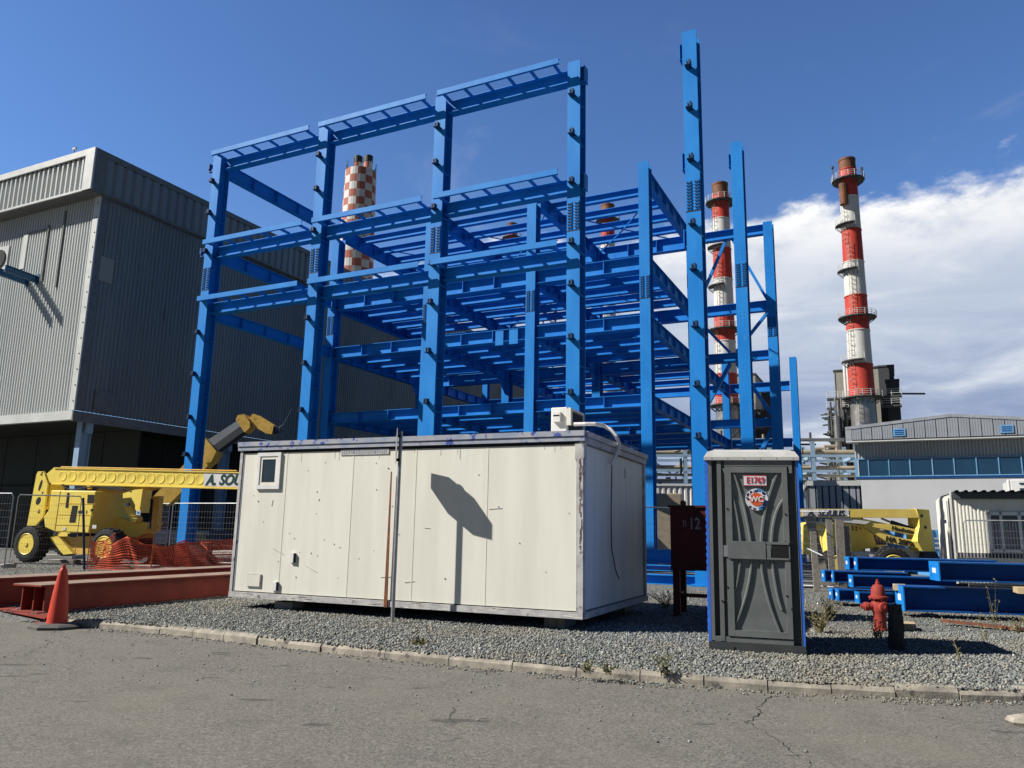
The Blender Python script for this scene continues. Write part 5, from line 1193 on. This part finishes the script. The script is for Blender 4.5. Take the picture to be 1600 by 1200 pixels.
# ================================================================== CHIMNEYS
def chimney(lab, Yd, pxb, pxt, bands, plats, rpx0, rpx1, ytop, ybot, ladder=True, silver=None):
    """bands = [(y_px_top, material)] from the top; radius in px at top and bottom"""
    base = AY(pxb, ybot, Yd); F = Frame((base.x, base.y), 0)
    ct = thing('chimney', lab, 'chimney', F)
    zf = lambda y: F.f(pxb+(pxt-pxb)*(ybot-y)/(ybot-ytop), y)[1]
    zt, zb = zf(ytop), zf(ybot); k = Yd/FPX*1.06
    rad = lambda z: (rpx1+(rpx0-rpx1)*(z-zb)/(zt-zb))*k
    for i, (y, m_) in enumerate(bands):
        z1 = zf(y); z0 = zf(bands[i+1][0]) if i+1 < len(bands) else ZG
        if i == 0:
            mb = MB(); r_ = rad(z1); mb.lathe([(rad(z0), z0), (r_*.98, z1-.5), (r_*1.03, z1-.4), (r_*1.03, z1), (r_*.9, z1), (r_*.88, z1-3)], m_, n=28)
        else:
            mb = MB(); mb.lathe([(rad(z0), z0), (rad(z1), z1)], m_, n=28)
            mb.lathe([(rad(z1), z1-.25), (rad(z1)+.10, z1-.22), (rad(z1)+.10, z1-.05), (rad(z1), z1)], m_, n=28)
        mb.build('shaft_band', ct, smooth=True)
    for y, full in plats:
        z = zf(y); r_ = rad(z); mb = MB(); n = 16; ro = r_+1.35 if full else r_+1.1
        ang = [2*math.pi*i/n for i in range(n+1)] if full else [R(150)+R(110)*i/6 for i in range(7)]
        vs = []
        for t in ang:
            for rr_, zz in ((r_+.02, z-.12), (ro, z-.12), (ro, z+.05), (r_+.02, z+.05)): vs.append((rr_*math.cos(t), rr_*math.sin(t), zz))
        mb.add(vs, [(4*i+j, 4*i+(j+1) % 4, 4*i+4+(j+1) % 4, 4*i+4+j) for i in range(len(ang)-1) for j in range(4)], FGREY)
        for i, t in enumerate(ang):
            c, s_ = math.cos(t), math.sin(t); mb.cyl((ro*c, ro*s_, z), (ro*c, ro*s_, z+1.15), .045, CLADT, n=5); mb.bar((ro*c*.99, ro*s_*.99, z-.15), (r_*c, r_*s_, z-1.2), .09, .09, FGREY)
            if i < len(ang)-1:
                t2 = ang[i+1]
                for h in (.4, .75, 1.12): mb.cyl((ro*c, ro*s_, z+h), (ro*math.cos(t2), ro*math.sin(t2), z+h), .032, CLADT, n=5)
        mb.build('platform', ct)
    if ladder:
        mb = MB(); t = R(-150)
        for i in range(int((zt-4-zb)/.9)):
            z = zb+i*.9; tt = t+(.35 if int(z/14) % 2 else 0); r_ = rad(z)+.35; c, s_ = math.cos(tt), math.sin(tt); e_ = Vector((-s_, c, 0))
            for s2 in (-.3, .3): mb.bar(Vector((r_*c, r_*s_, z))+e_*s2, Vector((r_*c, r_*s_, z+.9))+e_*s2, .06, .06, PIPE)
            mb.bar(Vector((r_*c, r_*s_, z))-e_*.3, Vector((r_*c, r_*s_, z))+e_*.3, .05, .05, PIPE)
            if i % 2 == 0:
                pts = [Vector(((r_+.7*math.sin(q))*c, (r_+.7*math.sin(q))*s_, z+.4))+e_*.42*math.cos(q) for q in np.linspace(0, math.pi, 6)]
                for a, b2 in zip(pts, pts[1:]): mb.bar(a, b2, .05, .05, CLADT)
        mb.build('caged_ladder', ct)
    return ct, F, zf, rad
ct, F1, zf1, rad1 = chimney('right chimney in red and white bands with ring platforms and caged ladder', 140, 1350, 1326,
    [(250, CRUS), (266, CRED), (309, CWHT), (360, CRED), (410, CWHT), (463, CRED), (517, CWHT), (570, CRED), (619, CSIL)], [(283, 1), (497, 1), (622, 1), (353, 0), (424, 0), (565, 0)], 12.6, 18.5, 250, 660)
z = zf1(312); r_ = rad1(z)
mb = MB(); mb.lathe([(0, z-1.6), (.75, z-1.6), (.75, z+2.6), (0, z+2.6)], CRUS, n=14, c=(-r_*.98, -r_*.75, 0)); mb.build('silencer_drum', ct)
mb = MB(); mb.cyl((-r_-1.2, 0, zf1(283)), (-r_-1.2, 0, zf1(283)+2.6), .1, FGREY); mb.cyl((r_+1.2, 0, zf1(283)), (r_+1.2, 0, zf1(283)+2.4), .1, FGREY); mb.cyl((r_+1.2, 0, zf1(283)+2.4), (r_+1.2, 0, zf1(283)+2.9), .25, WHITEP); mb.cyl((-r_-1.2, 0, zf1(283)+2.5), (-r_-1.2, 0, zf1(283)+2.9), .25, FDARK); mb.build('aviation_lamp', ct)
chimney('red and white banded chimney right behind the tallest blue column', 150, 1137, 1122,
    [(288, CRUS), (306, CRED), (343, CWHT), (390, CRED), (437, CWHT), (490, CRED), (534, CWHT), (585, CRED), (632, CSIL)], [(317, 1), (516, 1), (634, 1), (387, 0), (448, 0)], 12.3, 17, 288, 660)
chimney('banded chimney seen through the frame left of the mid blue column, third from the right', 190, 951, 943,
    [(321, CRUS), (334, CRED), (374, CWHT), (419, CRED), (450, CWHT), (500, CRED), (545, CSIL)], [(345, 1), (500, 1)], 10.5, 12.5, 321, 660)
chimney('smallest banded chimney top seen between the floor beams in the middle of the frame', 230, 794, 787,
    [(350, CRUS), (362, CRED), (393, CWHT), (440, CRED), (480, CWHT), (520, CSIL)], [(372, 1), (437, 0)], 8.2, 10.5, 350, 660)
# chequered stack
base = AY(541, 660, 260); F = Frame((base.x, base.y), 0)
ck = thing('chequered_chimney', 'wide chimney chequered in red and white with two flue tips on top', 'chimney', F)
zf = lambda y: F.f(541+(660-y)*.0546, y)[1]; ry = 24.5*260/FPX*1.04; zt = zf(270); sq = (zf(270)-zf(340))/6
mb = MB(); n = 36; rows = 16; prof = [(ry*(1+.011*j), zt-j*sq) for j in range(rows+1)][::-1]+[(ry*.7, zt+.01)]
mb.lathe(prof, CWHT, n=n, mfun=lambda j, i: (CPNK if ((j+i//3) % 2 == 0) else CWHT) if j < rows else CONC)
mb.lathe([(ry*1.25, 0), (ry*1.176, zt-rows*sq)], CONC, n=36); mb.build('shaft', ck)
for px, yt, lab in ((556.5, 251, 0), (575.5, 256, 1)):
    x = F.f(px, 270)[0]; mb = MB(); r2 = 7.2*260/FPX; zt2 = zf(yt); zt2 += 2.4; y_ = -1 if lab else 2
    mb.lathe([(r2, zt), (r2, zt2-2.4)], CPNK, n=20, c=(x, y_, 0), mfun=lambda j, i: CPNK if (i//4) % 2 else CWHT); mb.lathe([(r2*1.05, zt2-2.4), (r2*1.05, zt2), (r2*.85, zt2), (r2*.85, zt2-1)], FDARK, n=20, c=(x, y_, 0)); mb.build('flue_tip', ck)
for k in range(10): t = k*.63; mb = MB(); mb.cyl((ry*.97*math.cos(t), ry*.97*math.sin(t), zt), (ry*.97*math.cos(t), ry*.97*math.sin(t), zt+3.2), .16, FGREY, n=5); mb.build('lightning_rod', ck)

# ================================================================== BOILER BLOCKS
def blk(name, lab, Yd, parts, yaw=26.3, rail=()):
    """parts = [(px0, px1, y_top, y_bot, depth_offset, depth, mat)] on the plane at distance Yd"""
    P = AY(parts[0][0], 840, Yd); F = Frame((P.x, P.y), yaw); o = thing(name, lab, 'building', F)
    for k, (a, b2, yt, yb, y0, dp, m_) in enumerate(parts):
        x0, z1 = F.f(a, yt, y0); x1, _ = F.f(b2, yt, y0); z0 = F.f(a, yb, y0)[1] if yb < 800 else 0
        mb = MB(); mb.box(x0, x1, y0, y0+dp, z0, z1, m_)
        if m_ in (FBEI, CWHT):
            for j in range(int((x1-x0)/1.4)): mb.box(x0+j*1.4, x0+j*1.4+.12, y0-.12, y0-.001, z0+.1, z1-.1, m_)
        mb.box(x0-.15, x1+.15, y0-.13, y0+dp, z1+.001, z1+.35, FDARK)
        mb.build('block', o)
    for (a, b2, y, y0) in rail:
        mb = MB(); x0, z = F.f(a, y, y0); x1 = F.f(b2, y, y0)[0]; mb.box(x0, x1, y0, y0+2, z-.3, z, FGREY); nn = max(2, int((x1-x0)/1.5))
        for j in range(nn+1): xx = x0+(x1-x0)*j/nn; mb.cyl((xx, y0, z), (xx, y0, z+1.15), .06, CLADT, n=5); mb.cyl((xx, y0+2, z), (xx, y0+2, z+1.15), .06, CLADT, n=5)
        for h in (.4, .8, 1.15): mb.cyl((x0, y0, z+h), (x1, y0, z+h), .045, CLADT, n=5)
        mb.build('walkway', o)
    return o, F
o, F = blk('boiler_house', 'dark and beige boiler casing with walkways around the foot of the right chimney', 146,
    [(1303, 1322, 581, 840, 0, 9, FBEI), (1322, 1372, 578, 840, 3, 10, FBEI), (1372, 1396, 574, 840, 2, 10, FDARK), (1384, 1404, 596, 840, 0, 10, FDARK), (1300, 1330, 660, 840, -3, 3, FGREY)],
    rail=((1292, 1326, 637, -4), (1292, 1326, 622, -4), (1378, 1409, 633, -3), (1378, 1409, 618, -3)))
rs = random.Random(5); mb = MB()
for k in range(90):
    x, z = F.f(rs.uniform(1294, 1324), rs.uniform(640, 760), -5); m_ = rs.choice((FGREY, FDARK, CSIL, FGREY)); ln = rs.uniform(1, 3.4)
    if rs.random() < .5: mb.cyl((x, -5, z-ln), (x, -5, z+ln), rs.uniform(.1, .25), m_, n=6)
    else: mb.bar((x-ln*.6, -5, z), (x+ln*.6, -4, z+rs.uniform(-1.5, 1.5)), .25, .25, m_)
for px in (1297, 1310, 1321): x, z = F.f(px, 640, -4.5); mb.cyl((x, -4.5, 0), (x, -4.5, z), .3, FGREY, n=6)
x, z = F.f(1307, 650, -5.5); mb.cyl((x, -5.5, 0), (x, -5.5, z), .55, CSIL, n=10); x2, z2 = F.f(1396, 581, 2); mb.bar((x2, 3, z2-4), (x2+5, 3, z2-4.3), .3, .3, FDARK)
for px in (1319, 1323.5): x, z1 = F.f(px, 566 if px < 1321 else 570, -2); mb.cyl((x, -2, 0), (x, -2, z1), .32, CLADT, n=8)
mb.build('pipework', o)
o, F = blk('boiler_house', 'dark boiler casing behind the second chimney, between two blue columns on the right', 156, [(1143, 1180, 588, 840, 2, 12, FBEI), (1180, 1204, 606, 840, 0, 12, FDARK), (1150, 1172, 640, 840, -2, 5, FDARK)], rail=((1172, 1190, 668, -3), (1172, 1190, 640, -3)))
o, F = blk('boiler_house', 'beige and dark boiler casing low between the middle blue columns', 190, [(953, 985, 601, 840, 0, 14, FBEI), (985, 1001, 599, 840, 6, 14, FDARK)], rail=((955, 984, 600, 0),))
x, z = F.f(970, 592, 0); mb = MB(); mb.cyl((x, 3, z-2), (x, 3, z+1), .4, FGREY); mb.cyl((x+4, 3, z-2), (x+4, 3, z), .7, FGREY); mb.build('roof_vent', o)
o, F = blk('far_block', 'small white block with a rusty red part, low beside the air conditioner', 150, [(858, 868, 617, 840, 0, 6, CWHT), (868, 884, 615, 840, 1, 6, CPNK), (856, 872, 634, 840, -3, 4, CWHT)])
# lattice crane jib
P = AY(868, 440, 110); F = Frame((P.x, P.y), 0)
cr2 = thing('lattice_crane', 'slender dark lattice crane boom seen through the steel frame', 'crane', F)
def lat(p0, p1, w0, n, nm):
    mb = MB(); p0, p1 = Vector(p0), Vector(p1); d = (p1-p0); s_ = d.cross(Vector((0, 1, 0))).normalized(); dep = Vector((0, 1, 0))
    for a in (-1, 1):
        for b2 in (-1, 1): mb.bar(p0+s_*w0*a+dep*w0*b2, p1+s_*w0*a+dep*w0*b2, .16, .16, FDARK)
    for k in range(n):
        q0, q1 = p0.lerp(p1, k/n), p0.lerp(p1, (k+1)/n); a = 1 if k % 2 else -1
        for b2 in (-1, 1): mb.bar(q0+s_*w0*a+dep*w0*b2, q1-s_*w0*a+dep*w0*b2, .12, .12, FDARK)
    mb.build(nm, cr2)
def cpx(x, y): q = F.f(x, y); return (q[0], 0, q[1])
lat(cpx(862, 446), cpx(878, 392), .75, 7, 'jib'); lat(cpx(878, 392), cpx(905, 300 if False else 385), .6, 6, 'jib_head'); lat(cpx(846, 700), cpx(862, 446), .9, 26, 'mast')

# ================================================================== WEEDS
def weed(px, py, h, n, mt, lab, spread=.25, leafy=.5, seed=0, z=ZG):
    rs = random.Random(seed); P = G(px, py, z); mb = MB()
    for k in range(n):
        a = rs.uniform(0, 6.28); ln = h*rs.uniform(.5, 1.05); lean = rs.uniform(.1, 1)*spread
        b_ = Vector((rs.uniform(-.04, .04), rs.uniform(-.04, .04), 0)); pts = [b_+Vector((math.cos(a)*lean*(t**1.5)*h*1.6, math.sin(a)*lean*(t**1.5)*h*1.6, ln*t)) for t in (0, .35, .7, 1)]
        for i in range(3): mb.bar(pts[i], pts[i+1], .006*(1-i*.25), .006*(1-i*.25), mt)
        for j in range(int(leafy*10)):
            t = rs.uniform(.15, 1); i = min(2, int(t*3)); p = pts[i].lerp(pts[i+1], t*3-i); d = Vector((rs.uniform(-1, 1), rs.uniform(-1, 1), rs.uniform(-.1, .9))).normalized()*rs.uniform(.02, .06); s_ = d.orthogonal().normalized()*.008
            mb.add([p-s_*.3, p+d*.5+s_, p+d, p+d*.5-s_], [(0, 1, 2, 3)], mt)
    o = mb.build('weed'); o.location = P; return tag(o, lab, 'weed', 'weeds in the gravel and at the kerb')
weed(1282, 990, .42, 34, DRY, 'bushy dry brown weed clump right beside the foot of the portable toilet', .5, .9, 1)
weed(1298, 965, .35, 26, DRY, 'dry weed clump behind the one beside the toilet', .6, .9, 2)
weed(1555, 985, .75, 6, DRY, 'tall thin dried weed stalks before the front blue beam', .22, .5, 3)
weed(1500, 1032, .28, 4, DRY, 'small pale dried weed stalk in the toilet shadow', .3, .3, 4)
weed(1537, 1000, .35, 5, DRY, 'low dried weed stalks left of the tall ones', .4, .5, 5)
weed(1372, 998, .30, 16, DRY, 'dry weed growing around the foot of the hydrant', .5, .8, 6)
weed(1590, 990, .30, 14, DRY, 'low dry weed at the right edge by the plank', .6, .8, 7)
weed(1037, 1056, .22, 12, GREENW, 'small green weed in the kerb joint left of the toilet', .35, .7, 8, ZG-.02)
weed(917, 1052, .13, 10, GREENW, 'tiny green weed at the kerb below the cabin corner', .5, .7, 9, ZG-.02)
weed(952, 1054, .10, 9, GREENW, 'low weed tuft at the kerb between two others', .6, .7, 10, ZG-.02)
weed(1040, 950, .30, 26, DRY, 'brown dry brush behind the dark red tank legs', .8, .9, 11)
weed(655, 1008, .05, 16, DRY, 'flattened dry grass patch in the gravel right of the sign post', 1.6, .8, 12)
weed(215, 868, .7, 22, GREENW, 'green brown bush tangled in the orange netting', .4, .9, 13)
P = G(1600, 1132, ZR); mb = MB(); mb.lathe([(.20, 0), (.22, .03), (.19, .07), (.1, .09), (0, .09)], KERB, n=7); o = mb.build('flat_stone'); o.location = (P.x+.06, P.y, ZR); o.scale = (.9, .55, .8); tag(o, 'flat grey stone lying on the road at the right edge', 'stone')
